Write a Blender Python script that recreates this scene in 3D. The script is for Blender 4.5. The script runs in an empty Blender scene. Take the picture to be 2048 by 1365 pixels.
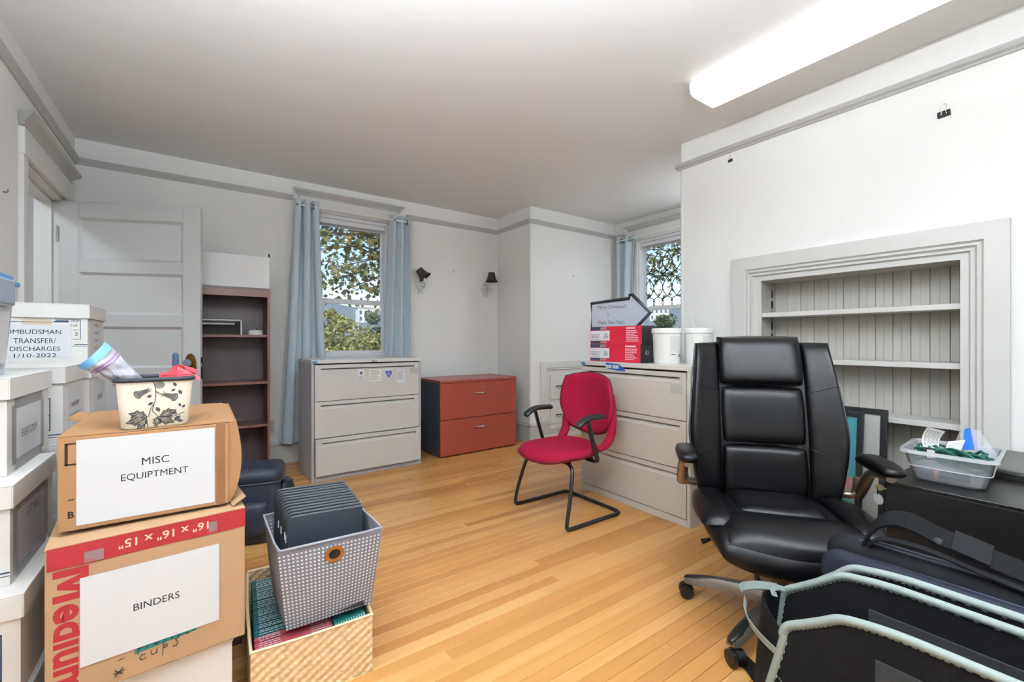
import bpy, bmesh, math, random
from mathutils import Vector, Matrix, Euler
from math import sin, cos, pi, radians as R

SC = bpy.context.scene
COL = SC.collection

# ------------------------------------------------------------------ camera, sky, light, exposure
cam_d = bpy.data.cameras.new('camera')
cam = bpy.data.objects.new('camera', cam_d)
COL.objects.link(cam)
cam_d.sensor_width = 36.0
cam_d.lens = 878.0 / 2048.0 * 36.0
cam_d.clip_start = 0.02
cam_d.clip_end = 6000
cam.location = (0, 0, 1.173)
cam.rotation_euler = (R(90), 0, R(-35.4))
SC.camera = cam

SC.view_settings.view_transform = 'Standard'
SC.view_settings.look = 'None'
SC.view_settings.gamma = 1.0
SC.view_settings.use_curve_mapping = False
SC.view_settings.exposure = -0.19

W = bpy.data.worlds.new('sky')
SC.world = W
W.use_nodes = True
nt = W.node_tree
bg = nt.nodes['Background']
sky = nt.nodes.new('ShaderNodeTexSky')
sky.sky_type = 'NISHITA'
sky.sun_disc = False
sky.sun_elevation = R(48)
sky.sun_rotation = R(215)
sky.air_density = 1.0
sky.dust_density = 0.7
nt.links.new(sky.outputs[0], bg.inputs[0])
bg.inputs[1].default_value = 0.27

sun_d = bpy.data.lights.new('sun', 'SUN')
sun_d.energy = 3.4
sun_d.angle = R(0.6)
sun_d.color = (1.0, 0.95, 0.86)
sun = bpy.data.objects.new('sun', sun_d)
COL.objects.link(sun)
sun.rotation_euler = Vector((0.5, 0.62, -0.8)).to_track_quat('-Z', 'Y').to_euler()

def area_light(x, y, z, lx, ly, w):
    d = bpy.data.lights.new('fixture_or_fill_light', 'AREA')  # serves the fixture in view and the added fill lights
    d.shape = 'RECTANGLE'
    d.size, d.size_y = lx, ly
    d.energy = w
    d.color = (0.84, 0.93, 1.0)
    o = bpy.data.objects.new('fixture_or_fill_light', d)
    COL.objects.link(o)
    o.location = (x, y, z)
    return o
CEIL = 2.743
FIX = [(2.545, 0.29, 2.46, 2), (0.80, -0.60, 2.46, 6), (-0.22, 0.55, 1.25, 3)]      # fixture in view, then two added unseen fill lights: x, middle y, length, watts

# ------------------------------------------------------------------ helpers
def lin(c):
    c = c / 255.0
    return c / 12.92 if c <= 0.04045 else ((c + 0.055) / 1.055) ** 2.4
def rgb(t):
    return (lin(t[0]), lin(t[1]), lin(t[2]), 1.0)

def lerp(a, b, t):
    return a + (b - a) * t
MATS = {}
def mat(name, col=(200, 200, 200), rough=0.5, metal=0.0, bump=0.0, bscale=60.0, var=0.0, vscale=6.0,
        spec=0.5, coat=0.0, emit=0.0, stretch=None, sheen=0.0):
    if name in MATS:
        return MATS[name]
    m = bpy.data.materials.new(name)
    m.use_nodes = True
    n = m.node_tree.nodes
    l = m.node_tree.links
    b = n['Principled BSDF']
    b.inputs['Base Color'].default_value = rgb(col)
    b.inputs['Roughness'].default_value = rough
    b.inputs['Metallic'].default_value = metal
    b.inputs['Specular IOR Level'].default_value = spec
    b.inputs['Coat Weight'].default_value = coat
    b.inputs['Coat Roughness'].default_value = 0.15
    b.inputs['Sheen Weight'].default_value = sheen
    if emit:
        b.inputs['Emission Color'].default_value = rgb(col)
        b.inputs['Emission Strength'].default_value = emit
    if bump or var:
        tc = n.new('ShaderNodeTexCoord')
        mp = n.new('ShaderNodeMapping')
        l.new(tc.outputs['Object'], mp.inputs[0])
        if stretch:
            mp.inputs['Scale'].default_value = stretch
    if var:
        no = n.new('ShaderNodeTexNoise')
        no.inputs['Scale'].default_value = vscale
        no.inputs['Detail'].default_value = 5
        l.new(mp.outputs[0], no.inputs['Vector'])
        mx = n.new('ShaderNodeMix')
        mx.data_type = 'RGBA'
        c0 = rgb(col)
        mx.inputs[6].default_value = tuple(max(0, v * (1 - var)) for v in c0[:3]) + (1,)
        mx.inputs[7].default_value = tuple(min(1, v * (1 + var)) for v in c0[:3]) + (1,)
        l.new(no.outputs[0], mx.inputs[0])
        l.new(mx.outputs[2], b.inputs['Base Color'])
    if bump:
        nb = n.new('ShaderNodeTexNoise')
        nb.inputs['Scale'].default_value = bscale
        nb.inputs['Detail'].default_value = 4
        l.new(mp.outputs[0], nb.inputs['Vector'])
        bp = n.new('ShaderNodeBump')
        bp.inputs['Strength'].default_value = bump
        bp.inputs['Distance'].default_value = 0.004
        l.new(nb.outputs[0], bp.inputs['Height'])
        l.new(bp.outputs[0], b.inputs['Normal'])
    MATS[name] = m
    return m

def clear_mat(name, col, alpha, rough=0.05, mixgloss=0.12):
    """thin clear sheet: transparent tinted + a little gloss + some diffuse body"""
    if name in MATS:
        return MATS[name]
    m = bpy.data.materials.new(name)
    m.use_nodes = True
    n = m.node_tree.nodes
    l = m.node_tree.links
    n.remove(n['Principled BSDF'])
    out = n['Material Output']
    tr = n.new('ShaderNodeBsdfTransparent')
    gl = n.new('ShaderNodeBsdfGlossy')
    gl.inputs['Roughness'].default_value = rough
    df = n.new('ShaderNodeBsdfDiffuse')
    df.inputs[0].default_value = rgb(col)
    m1 = n.new('ShaderNodeMixShader')
    m1.inputs[0].default_value = alpha
    l.new(tr.outputs[0], m1.inputs[1])
    l.new(df.outputs[0], m1.inputs[2])
    m2 = n.new('ShaderNodeMixShader')
    fr = n.new('ShaderNodeFresnel')
    fr.inputs[0].default_value = 1.25
    ma = n.new('ShaderNodeMath')
    ma.operation = 'MULTIPLY'
    ma.inputs[1].default_value = mixgloss * 8
    ma.use_clamp = True
    l.new(fr.outputs[0], ma.inputs[0])
    l.new(ma.outputs[0], m2.inputs[0])
    l.new(m1.outputs[0], m2.inputs[1])
    l.new(gl.outputs[0], m2.inputs[2])
    l.new(m2.outputs[0], out.inputs[0])
    MATS[name] = m
    return m

class MB:
    def __init__(s):
        s.v = []
        s.f = []
        s.M = None
    def add(s, vs, fs):
        k = len(s.v)
        if s.M is not None:
            vs = [s.M @ Vector(p) for p in vs]
        s.v += [tuple(p) for p in vs]
        s.f += [tuple(i + k for i in f) for f in fs]
        return s
    def box(s, x0, x1, y0, y1, z0, z1):
        return s.hexa([(x0, y0, z0), (x1, y0, z0), (x1, y1, z0), (x0, y1, z0), (x0, y0, z1), (x1, y0, z1), (x1, y1, z1), (x0, y1, z1)])
    def hexa(s, p):
        return s.add(p, [(3, 2, 1, 0), (4, 5, 6, 7), (0, 1, 5, 4), (1, 2, 6, 5), (2, 3, 7, 6), (3, 0, 4, 7)])
    def quad(s, a, b, c, d):
        return s.add([a, b, c, d], [(0, 1, 2, 3)])
    def prism(s, poly, a, b, fn):
        """poly: 2D list; extruded from a to b; fn(u,v,w)->xyz"""
        n = len(poly)
        vs = [fn(u, v, a) for u, v in poly] + [fn(u, v, b) for u, v in poly]
        fs = [tuple(range(n - 1, -1, -1)), tuple(range(n, 2 * n))]
        fs += [(i, (i + 1) % n, n + (i + 1) % n, n + i) for i in range(n)]
        return s.add(vs, fs)
    def tube(s, pts, r, n=8, closed=False, flat=None):
        pts = [Vector(p) for p in pts]
        N = len(pts)
        rr = r if isinstance(r, (list, tuple)) else [r] * N
        up = None
        vs = []
        for i, p in enumerate(pts):
            if closed:
                t = (pts[(i + 1) % N] - pts[i - 1])
            else:
                t = (pts[min(i + 1, N - 1)] - pts[max(i - 1, 0)])
            t = t.normalized() if t.length > 1e-9 else Vector((0, 0, 1))
            if up is None:
                up = Vector((0, 0, 1)) if abs(t.z) < 0.9 else Vector((1, 0, 0))
            sd = t.cross(up)
            sd = sd.normalized() if sd.length > 1e-6 else Vector((1, 0, 0))
            up = sd.cross(t).normalized()
            fl = flat if flat else 1.0
            for k in range(n):
                a = 2 * pi * k / n
                vs.append(p + sd * (cos(a) * rr[i]) + up * (sin(a) * rr[i] * fl))
        fs = []
        M_ = N if closed else N - 1
        for i in range(M_):
            j = (i + 1) % N
            for k in range(n):
                fs.append((i * n + k, i * n + (k + 1) % n, j * n + (k + 1) % n, j * n + k))
        if not closed:
            fs.append(tuple(range(n - 1, -1, -1)))
            fs.append(tuple((N - 1) * n + k for k in range(n)))
        return s.add(vs, fs)
    def ribbon(s, pts, w, t, side):
        """flat strap through pts; side = width direction (vector or list)"""
        pts = [Vector(p) for p in pts]
        N = len(pts)
        vs = []
        for i, p in enumerate(pts):
            tg = (pts[min(i + 1, N - 1)] - pts[max(i - 1, 0)]).normalized()
            sd = Vector(side[i] if isinstance(side[0], (list, tuple, Vector)) else side).normalized()
            nn = tg.cross(sd).normalized()
            for a, b in ((-1, -1), (1, -1), (1, 1), (-1, 1)):
                vs.append(p + sd * (a * w / 2) + nn * (b * t / 2))
        fs = []
        for i in range(N - 1):
            for k in range(4):
                fs.append((i * 4 + k, i * 4 + (k + 1) % 4, (i + 1) * 4 + (k + 1) % 4, (i + 1) * 4 + k))
        fs += [(3, 2, 1, 0), tuple((N - 1) * 4 + k for k in range(4))]
        return s.add(vs, fs)
    def lathe(s, prof, n=24, c=(0, 0, 0), closed=False):
        """prof: list of (r,z)"""
        vs = []
        for r, z in prof:
            for k in range(n):
                a = 2 * pi * k / n
                vs.append((c[0] + r * cos(a), c[1] + r * sin(a), c[2] + z))
        fs = []
        for i in range(len(prof) - 1):
            for k in range(n):
                fs.append((i * n + k, i * n + (k + 1) % n, (i + 1) * n + (k + 1) % n, (i + 1) * n + k))
        if not closed:
            fs.append(tuple(range(n - 1, -1, -1)))
            fs.append(tuple((len(prof) - 1) * n + k for k in range(n)))
        return s.add(vs, fs)
    def sheet(s, fn, nu, nv, t=0.0):
        """fn(u,v) -> xyz, u,v in 0..1; thickness t along normal estimate -> closed"""
        P = [[Vector(fn(i / nu, j / nv)) for i in range(nu + 1)] for j in range(nv + 1)]
        vs = []
        for j in range(nv + 1):
            for i in range(nu + 1):
                vs.append(P[j][i])
        fs = []
        w = nu + 1
        for j in range(nv):
            for i in range(nu):
                fs.append((j * w + i, j * w + i + 1, (j + 1) * w + i + 1, (j + 1) * w + i))
        if t:
            k = len(vs)
            for j in range(nv + 1):
                for i in range(nu + 1):
                    a = P[j][min(i + 1, nu)] - P[j][max(i - 1, 0)]
                    b = P[min(j + 1, nv)][i] - P[max(j - 1, 0)][i]
                    n_ = a.cross(b)
                    n_ = n_.normalized() if n_.length > 1e-9 else Vector((0, 0, 1))
                    vs.append(P[j][i] + n_ * t)
            top = [tuple(reversed([q + k for q in f])) for f in fs]
            rim = []
            def e(a, b):
                rim.append((b, a, a + k, b + k))
            for i in range(nu):
                e(i, i + 1)
                e(nv * w + i + 1, nv * w + i)
            for j in range(nv):
                e((j + 1) * w, j * w)
                e(j * w + nu, (j + 1) * w + nu)
            fs = fs + top + rim
        return s.add(vs, fs)
    def pad(s, w, h, t0, t1, fn, k=0.35, p=4.0, q=0.5, nu=14, nv=14, shape=None):
        """pillow: fn(x,y,n)->xyz.  front thickness t0, back t1, squircle factor k"""
        idx = {}
        vs = []
        def vert(i, j, side):
            edge = i in (0, nu) or j in (0, nv)
            key = (i, j, 0 if edge else side)
            if key in idx:
                return idx[key]
            u = -1 + 2 * i / nu
            v = -1 + 2 * j / nv
            u_ = sin(u * pi / 2) * 0.5 + u * 0.5
            v_ = sin(v * pi / 2) * 0.5 + v * 0.5
            x = u_ * math.sqrt(max(0, 1 - k * v_ * v_ * 0.5)) if k else u_
            y = v_ * math.sqrt(max(0, 1 - k * u_ * u_ * 0.5)) if k else v_
            th = (max(0, 1 - abs(u_) ** p) * max(0, 1 - abs(v_) ** p)) ** q
            n_ = 0 if edge else (t0 * th if side > 0 else -t1 * th)
            X, Y = x * w / 2, y * h / 2
            if shape:
                X, Y, n_ = shape(X, Y, n_)
            idx[key] = len(vs)
            vs.append(fn(X, Y, n_))
            return idx[key]
        fs = []
        for j in range(nv):
            for i in range(nu):
                fs.append((vert(i, j, 1), vert(i + 1, j, 1), vert(i + 1, j + 1, 1), vert(i, j + 1, 1)))
                fs.append((vert(i, j + 1, -1), vert(i + 1, j + 1, -1), vert(i + 1, j, -1), vert(i, j, -1)))
        return s.add(vs, fs)
    def build(s, name, m, parent=None, smooth=None, bevel=0.0, seg=2, sub=0, kind=None, loc=None, rot=None, label=None):
        me = bpy.data.meshes.new(name)
        me.from_pydata(s.v, [], s.f)
        me.validate()
        bm = bmesh.new()
        bm.from_mesh(me)
        bmesh.ops.recalc_face_normals(bm, faces=bm.faces)
        bm.to_mesh(me)
        bm.free()
        if smooth:
            me.polygons.foreach_set('use_smooth', [True] * len(me.polygons))
            me.set_sharp_from_angle(angle=R(smooth))
        if m:
            me.materials.append(m)
        o = bpy.data.objects.new(name, me)
        COL.objects.link(o)
        if parent:
            o.parent = parent
        if loc:
            o.location = loc
        if rot:
            o.rotation_euler = rot
        if bevel:
            b = o.modifiers.new('bevel', 'BEVEL')
            b.width = bevel
            b.segments = seg
            b.limit_method = 'ANGLE'
            b.angle_limit = R(40)
        if sub:
            b = o.modifiers.new('sub', 'SUBSURF')
            b.levels = sub
            b.render_levels = sub
        if kind:
            o['kind'] = kind
        if label:
            o['label'] = label
        return o

def thing(name, label, cat, loc=(0, 0, 0), rz=0.0, group=None):
    o = bpy.data.objects.new(name, None)
    o.empty_display_size = 0.05
    COL.objects.link(o)
    o.location = loc
    o.rotation_euler = (0, 0, rz)
    tag(o, label, cat, group)
    return o
def tag(o, label, cat, group=None):
    o['label'] = label
    o['category'] = cat
    if group:
        o['group'] = group
    return o
def struct_empty(name, loc=(0, 0, 0), rz=0.0):
    o = bpy.data.objects.new(name, None)
    COL.objects.link(o)
    o.location = loc
    o.rotation_euler = (0, 0, rz)
    o['kind'] = 'structure'
    return o
def copy_tree(o, parent=None):
    c = o.copy()
    COL.objects.link(c)
    if parent:
        c.parent = parent
    for ch in list(o.children):
        copy_tree(ch, c)
    return c
def B(x0, x1, y0, y1, z0, z1):
    return MB().box(x0, x1, y0, y1, z0, z1)

FRONT = (R(90), 0, 0)            # lettering that faces -Y
EAST = (R(90), 0, R(90))         # faces +X, runs along +Y
WEST = (R(90), 0, R(-90))        # faces -X, runs along -Y
def text(body, w, h, m, parent, loc, rot=FRONT, roll=0.0, bold=0.0, align='CENTER', name='lettering'):
    c = bpy.data.curves.new(name, 'FONT')
    c.body = body
    c.size = 1.0
    c.align_x = align
    c.align_y = 'CENTER'
    c.offset = bold
    c.resolution_u = 3
    c.extrude = 0.0
    c.materials.append(m)
    o = bpy.data.objects.new(name, c)
    COL.objects.link(o)
    bpy.context.view_layer.update()
    me = bpy.data.meshes.new_from_object(o.evaluated_get(bpy.context.evaluated_depsgraph_get()))
    bpy.data.objects.remove(o)
    bpy.data.curves.remove(c)
    xs = [v.co.x for v in me.vertices]
    ys = [v.co.y for v in me.vertices]
    kx, ky = w / max(max(xs) - min(xs), 1e-4), h / max(max(ys) - min(ys), 1e-4)
    mx_, my_ = (max(xs) + min(xs)) / 2, (max(ys) + min(ys)) / 2
    for v in me.vertices:
        v.co = ((v.co.x - mx_) * kx, (v.co.y - my_) * ky, 0)
    o = bpy.data.objects.new(name, me)
    COL.objects.link(o)
    e = Euler(rot).to_matrix()
    if roll:
        e = e @ Matrix.Rotation(roll, 3, 'Z')
    o.rotation_euler = e.to_euler()
    o.location = loc
    if parent:
        o.parent = parent
    return o
def words(mb, x0, x1, z0, z1, rows, y, rng, fn=None, h=0.45, t=0.0004):
    """rows of tiny printed words on a -Y facing plane (fn maps x,y,z)"""
    dz = (z1 - z0) / rows
    for i in range(rows):
        z = z1 - (i + 0.5) * dz
        x = x0
        end = x1 - rng.random() * 0.35 * (x1 - x0)
        while x < end:
            L = min((x1 - x0) * (0.06 + 0.14 * rng.random()), end - x)
            p = [(x, y, z - dz * h / 2), (x + L, y, z - dz * h / 2), (x + L, y, z + dz * h / 2), (x, y, z + dz * h / 2)]
            mb.add([fn(*q) if fn else q for q in p], [(0, 1, 2, 3)])
            x += L + (x1 - x0) * 0.025

# ------------------------------------------------------------------ materials
wall_m = mat('wall_paint', (238, 237, 234), 0.6, bump=0.06, bscale=90, spec=0.3)
ceil_m = mat('ceiling_paint', (248, 249, 250), 0.75, bump=0.1, bscale=120, spec=0.2)
trim_m = mat('trim_paint', (190, 189, 186), 0.42)
casing_m = mat('casing_paint', (222, 221, 218), 0.42)
shelf_m = mat('shelf_paint', (202, 200, 196), 0.42)
board_m = mat('board_paint_shaded', (172, 168, 160), 0.5)  # shade of the recess mixed into the back board grey
door_m = mat('door_paint', (192, 191, 190), 0.4)
window_m = mat('window_paint', (226, 227, 230), 0.35)
white_m = mat('white_plastic', (238, 238, 236), 0.35)
paper_m = mat('white_paper', (212, 214, 217), 0.6)
black_m = mat('black_metal', (16, 16, 16), 0.3)
ink_m = mat('black_ink', (18, 18, 20), 0.7)
grey_ink = mat('grey_ink', (120, 124, 132), 0.7)
navy_ink = mat('navy_ink', (30, 48, 84), 0.7)
red_ink = mat('red_ink', (146, 24, 34), 0.6)
green_ink = mat('green_ink', (20, 108, 100), 0.7)
steel_m = mat('steel', (190, 190, 190), 0.25, metal=1)
chrome_m = mat('chrome', (205, 205, 205), 0.15, metal=1)
brass_m = mat('aged_brass', (120, 92, 48), 0.35, metal=1)
glass_m = clear_mat('window_glass', (225, 235, 240), 0.02)

def floor_material():
    m = bpy.data.materials.new('oak_floor')
    m.use_nodes = True
    n, l = m.node_tree.nodes, m.node_tree.links
    b = n['Principled BSDF']
    b.inputs['Roughness'].default_value = 0.33
    b.inputs['Specular IOR Level'].default_value = 0.45
    oi = n.new('ShaderNodeObjectInfo')
    ge = n.new('ShaderNodeNewGeometry')
    mp = n.new('ShaderNodeMapping')
    mp.inputs['Scale'].default_value = (1.6, 34, 34)
    l.new(ge.outputs['Position'], mp.inputs[0])
    ad = n.new('ShaderNodeVectorMath')
    ad.operation = 'ADD'
    sc = n.new('ShaderNodeVectorMath')
    sc.operation = 'SCALE'
    sc.inputs['Scale'].default_value = 37.0
    l.new(oi.outputs['Color'], sc.inputs[0])
    l.new(mp.outputs[0], ad.inputs[0])
    l.new(sc.outputs[0], ad.inputs[1])
    no = n.new('ShaderNodeTexNoise')
    no.inputs['Scale'].default_value = 1.0
    no.inputs['Detail'].default_value = 7
    no.inputs['Roughness'].default_value = 0.65
    no.inputs['Distortion'].default_value = 0.4
    l.new(ad.outputs[0], no.inputs['Vector'])
    rp = n.new('ShaderNodeValToRGB')
    rp.color_ramp.elements[0].position = 0.0
    rp.color_ramp.elements[0].color = rgb((140, 88, 43))
    rp.color_ramp.elements[1].position = 1.0
    rp.color_ramp.elements[1].color = rgb((212, 169, 110))
    e = rp.color_ramp.elements.new(0.5)
    e.color = rgb((184, 131, 72))
    sp = n.new('ShaderNodeSeparateColor')
    l.new(oi.outputs['Color'], sp.inputs[0])
    a1 = n.new('ShaderNodeMath')
    a1.operation = 'MULTIPLY_ADD'
    a1.inputs[1].default_value = 0.42
    l.new(no.outputs[0], a1.inputs[0])
    a2 = n.new('ShaderNodeMath')
    a2.operation = 'MULTIPLY'
    a2.inputs[1].default_value = 0.58
    l.new(sp.outputs[0], a2.inputs[0])
    l.new(a2.outputs[0], a1.inputs[2])
    l.new(a1.outputs[0], rp.inputs[0])
    l.new(rp.outputs[0], b.inputs['Base Color'])
    bp = n.new('ShaderNodeBump')
    bp.inputs['Strength'].default_value = 0.12
    bp.inputs['Distance'].default_value = 0.001
    l.new(no.outputs[0], bp.inputs['Height'])
    l.new(bp.outputs[0], b.inputs['Normal'])
    return m
oak_m = floor_material()
gap_m = mat('floor_gap', (70, 44, 22), 0.8)

# ------------------------------------------------------------------ room shell
XL, XR, XA, YF, YJ, YE = -0.787, 3.13, 4.585, 4.715, 4.03, 2.07
XJ = 3.12
YB = -3.0

fl_ = B(XL - 0.1, XA + 0.1, YB - 0.1, YF + 0.1, -0.12, -0.011).build('floor', gap_m)
fl_['kind'] = 'structure'
rng = random.Random(5)
rows_mb = MB()
rw = 0.0572
y = -0.5
far_rows = MB()
k = 0
while y < YF:
    x = XL
    xe = XA if YE < y < YJ else XR
    off = rng.uniform(0.2, 1.6)
    while x < xe - 0.01:
        L = off if x == XL else rng.uniform(0.9, 2.3)
        x1 = min(x + L, xe)
        if xe - x1 < 0.25:
            x1 = xe
        g = 0.0006
        h = 0.0022
        mb = MB()
        a, b_, c_, d_ = x + g, x1 - g, y + g, min(y + rw, YF) - g
        mb.add([(a, c_, -0.012), (b_, c_, -0.012), (b_, d_, -0.012), (a, d_, -0.012),
                (a, c_, -0.001), (b_, c_, -0.001), (b_, d_, -0.001), (a, d_, -0.001),
                (a + 0.001, c_ + 0.001, 0), (b_ - 0.001, c_ + 0.001, 0), (b_ - 0.001, d_ - 0.001, 0), (a + 0.001, d_ - 0.001, 0)],
               [(0, 1, 5, 4), (1, 2, 6, 5), (2, 3, 7, 6), (3, 0, 4, 7), (4, 5, 9, 8), (5, 6, 10, 9), (6, 7, 11, 10), (7, 4, 8, 11), (8, 9, 10, 11)])
        if y < 0.5:
            rows_mb.v, rows_mb.f = rows_mb.v, rows_mb.f
            rows_mb.add(mb.v, mb.f)
        else:
            o = mb.build('plank', oak_m, fl_)
            t = min(1, max(0, rng.gauss(0.5, 0.26)))
            o.color = (t, rng.random(), rng.random(), 1)
            k += 1
        x = x1
    y += rw
o = rows_mb.build('plank_rows', oak_m, fl_, kind='stuff')
o.color = (0.5, 0.5, 0.5, 1)

def wall(name, parts, m=wall_m):
    mb = MB()
    for p in parts:
        mb.box(*p)
    o = mb.build(name, m)
    o['kind'] = 'structure'
    return o
H = CEIL
# window openings
W1 = (0.90, 1.675, 1.02, 2.46)       # x0,x1,z0,z1 in the far wall
W2 = (2.88, 3.655, 1.02, 2.46)       # y0,y1,z0,z1 in the recess right wall
T = 0.16
wall('wall_back', [(XL - T, W1[0], YF, YF + T, 0, H), (W1[1], XJ + T, YF, YF + T, 0, H),
                   (W1[0], W1[1], YF, YF + T, 0, W1[2]), (W1[0], W1[1], YF, YF + T, W1[3], H)])
wall('wall_chase_side', [(XJ, XJ + T, YJ + T, YF, 0, H)])
wall('wall_recess_back', [(XJ, XA + T, YJ, YJ + T, 0, H)])
wall('wall_recess_right', [(XA, XA + T, YE - T, W2[0], 0, H), (XA, XA + T, W2[1], YJ, 0, H),
                           (XA, XA + T, W2[0], W2[1], 0, W2[2]), (XA, XA + T, W2[0], W2[1], W2[3], H)])
BK = dict(y0=0.47, y1=1.485, z0=0.12, z1=1.60, d=0.235)
wall('wall_right', [(XR, XR + 0.3, BK['y1'], YE, 0, H), (XR, XR + 0.3, YB, BK['y0'], 0, H),
                    (XR, XR + 0.3, BK['y0'], BK['y1'], BK['z1'], H), (XR, XR + 0.3, BK['y0'], BK['y1'], 0, BK['z0']),
                    (XR + BK['d'] + 0.02, XR + 0.3, BK['y0'], BK['y1'], BK['z0'], BK['z1']),
                    (XR + 0.3, XA, YE - T, YE, 0, H)])
D1 = dict(y0=3.485, y1=4.345, z=2.17)
wall('wall_left', [(XL - 0.14, XL, YB, D1['y0'], 0, H), (XL - 0.14, XL, D1['y1'], YF, 0, H), (XL - 0.14, XL, D1['y0'], D1['y1'], D1['z'], H)])
wall('wall_front', [(XL - T, XR + 0.3, YB - T, YB, 0, H)])
wall('wall_hall', [(-2.1, -2.0, 2.2, 5.4, 0, H), (-2.1, XL - 0.14, 2.1, 2.2, 0, H), (-2.1, XL - 0.14, 5.4, 5.5, 0, H)])
wall('floor_hall', [(-2.1, XL - 0.1, 2.2, 5.4, -0.12, 0.0)], oak_m)
cl = wall('ceiling', [(XL - T, XA + T, YB - T, YF + T, H, H + 0.12), (-2.1, XL - T, 2.1, 5.5, H, H + 0.12)], ceil_m)

# picture rail: profile (depth, height) swept along walls
RAILP = [(0, 0), (0.012, 0), (0.018, 0.010), (0.014, 0.018), (0.024, 0.030), (0.030, 0.042), (0.028, 0.050), (0, 0.050)]
def rail(name, a, b, nrm, z, prof=RAILP, sc=1.0, m=trim_m, bz=1.0):
    a, b, nrm = Vector(a), Vector(b), Vector(nrm)
    mb = MB()
    d = (b - a)
    mb.prism(prof, 0, 1, lambda u, v, w: (a.x + d.x * w + nrm.x * u * sc, a.y + d.y * w + nrm.y * u * sc, z + v * bz))
    o = mb.build(name, m)
    o['kind'] = 'structure'
    return o
ZR = 2.540
rail('trim_1', (XL, YF), (0.74, YF), (0, -1), ZR)
rail('trim_2', (1.885, YF), (XJ, YF), (0, -1), ZR)
rail('trim_3', (XL, YB), (XL, YF), (1, 0), ZR)
rail('trim_4', (XJ, YJ - 0.03), (XJ, YF), (-1, 0), ZR)
rail('trim_5', (XJ - 0.03, YJ), (XA, YJ), (0, -1), ZR)
BIGR = [(0, 0), (0.012, 0), (0.020, 0.010), (0.038, 0.016), (0.046, 0.026), (0.036, 0.034), (0.030, 0.046), (0, 0.046)]
rail('trim_6', (XR, YB), (XR, YE + 0.035), (-1, 0), ZR - 0.004, BIGR)
rail('trim_7', (XA, 3.86), (XA, YJ), (-1, 0), ZR)
# corner beads
for i, (x, y_) in enumerate(((XJ, YJ), (XR, YE))):
    mb = MB().tube([(x + 0.004, y_ + (0.004 if i == 0 else -0.004), 0.0), (x + 0.004, y_ + (0.004 if i == 0 else -0.004), H - 0.001)], 0.013, 10)
    mb.build('trim_%d' % (8 + i), casing_m, smooth=60)['kind'] = 'structure'
# baseboards
BASEP = [(0, 0), (0.020, 0), (0.020, 0.170), (0.024, 0.175), (0.024, 0.190), (0.014, 0.200), (0.010, 0.212), (0, 0.212)]
for nm, a, b, nrm in (('back', (XL, YF), (XJ, YF), (0, -1)), ('chase_side', (XJ, YJ - 0.024), (XJ, YF), (-1, 0)), ('recess_back', (XJ - 0.024, YJ), (XA, YJ), (0, -1)),
                      ('right', (XR, YB), (XR, 0.31), (-1, 0)), ('right_end', (XR, 1.67), (XR, YE), (-1, 0)), ('left', (XL, YB), (XL, 3.40), (1, 0)), ('recess_right', (XA, YE), (XA, YJ), (-1, 0))):
    rail('baseboard_' + nm, a, b, nrm, 0.0, BASEP, m=trim_m)

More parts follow.
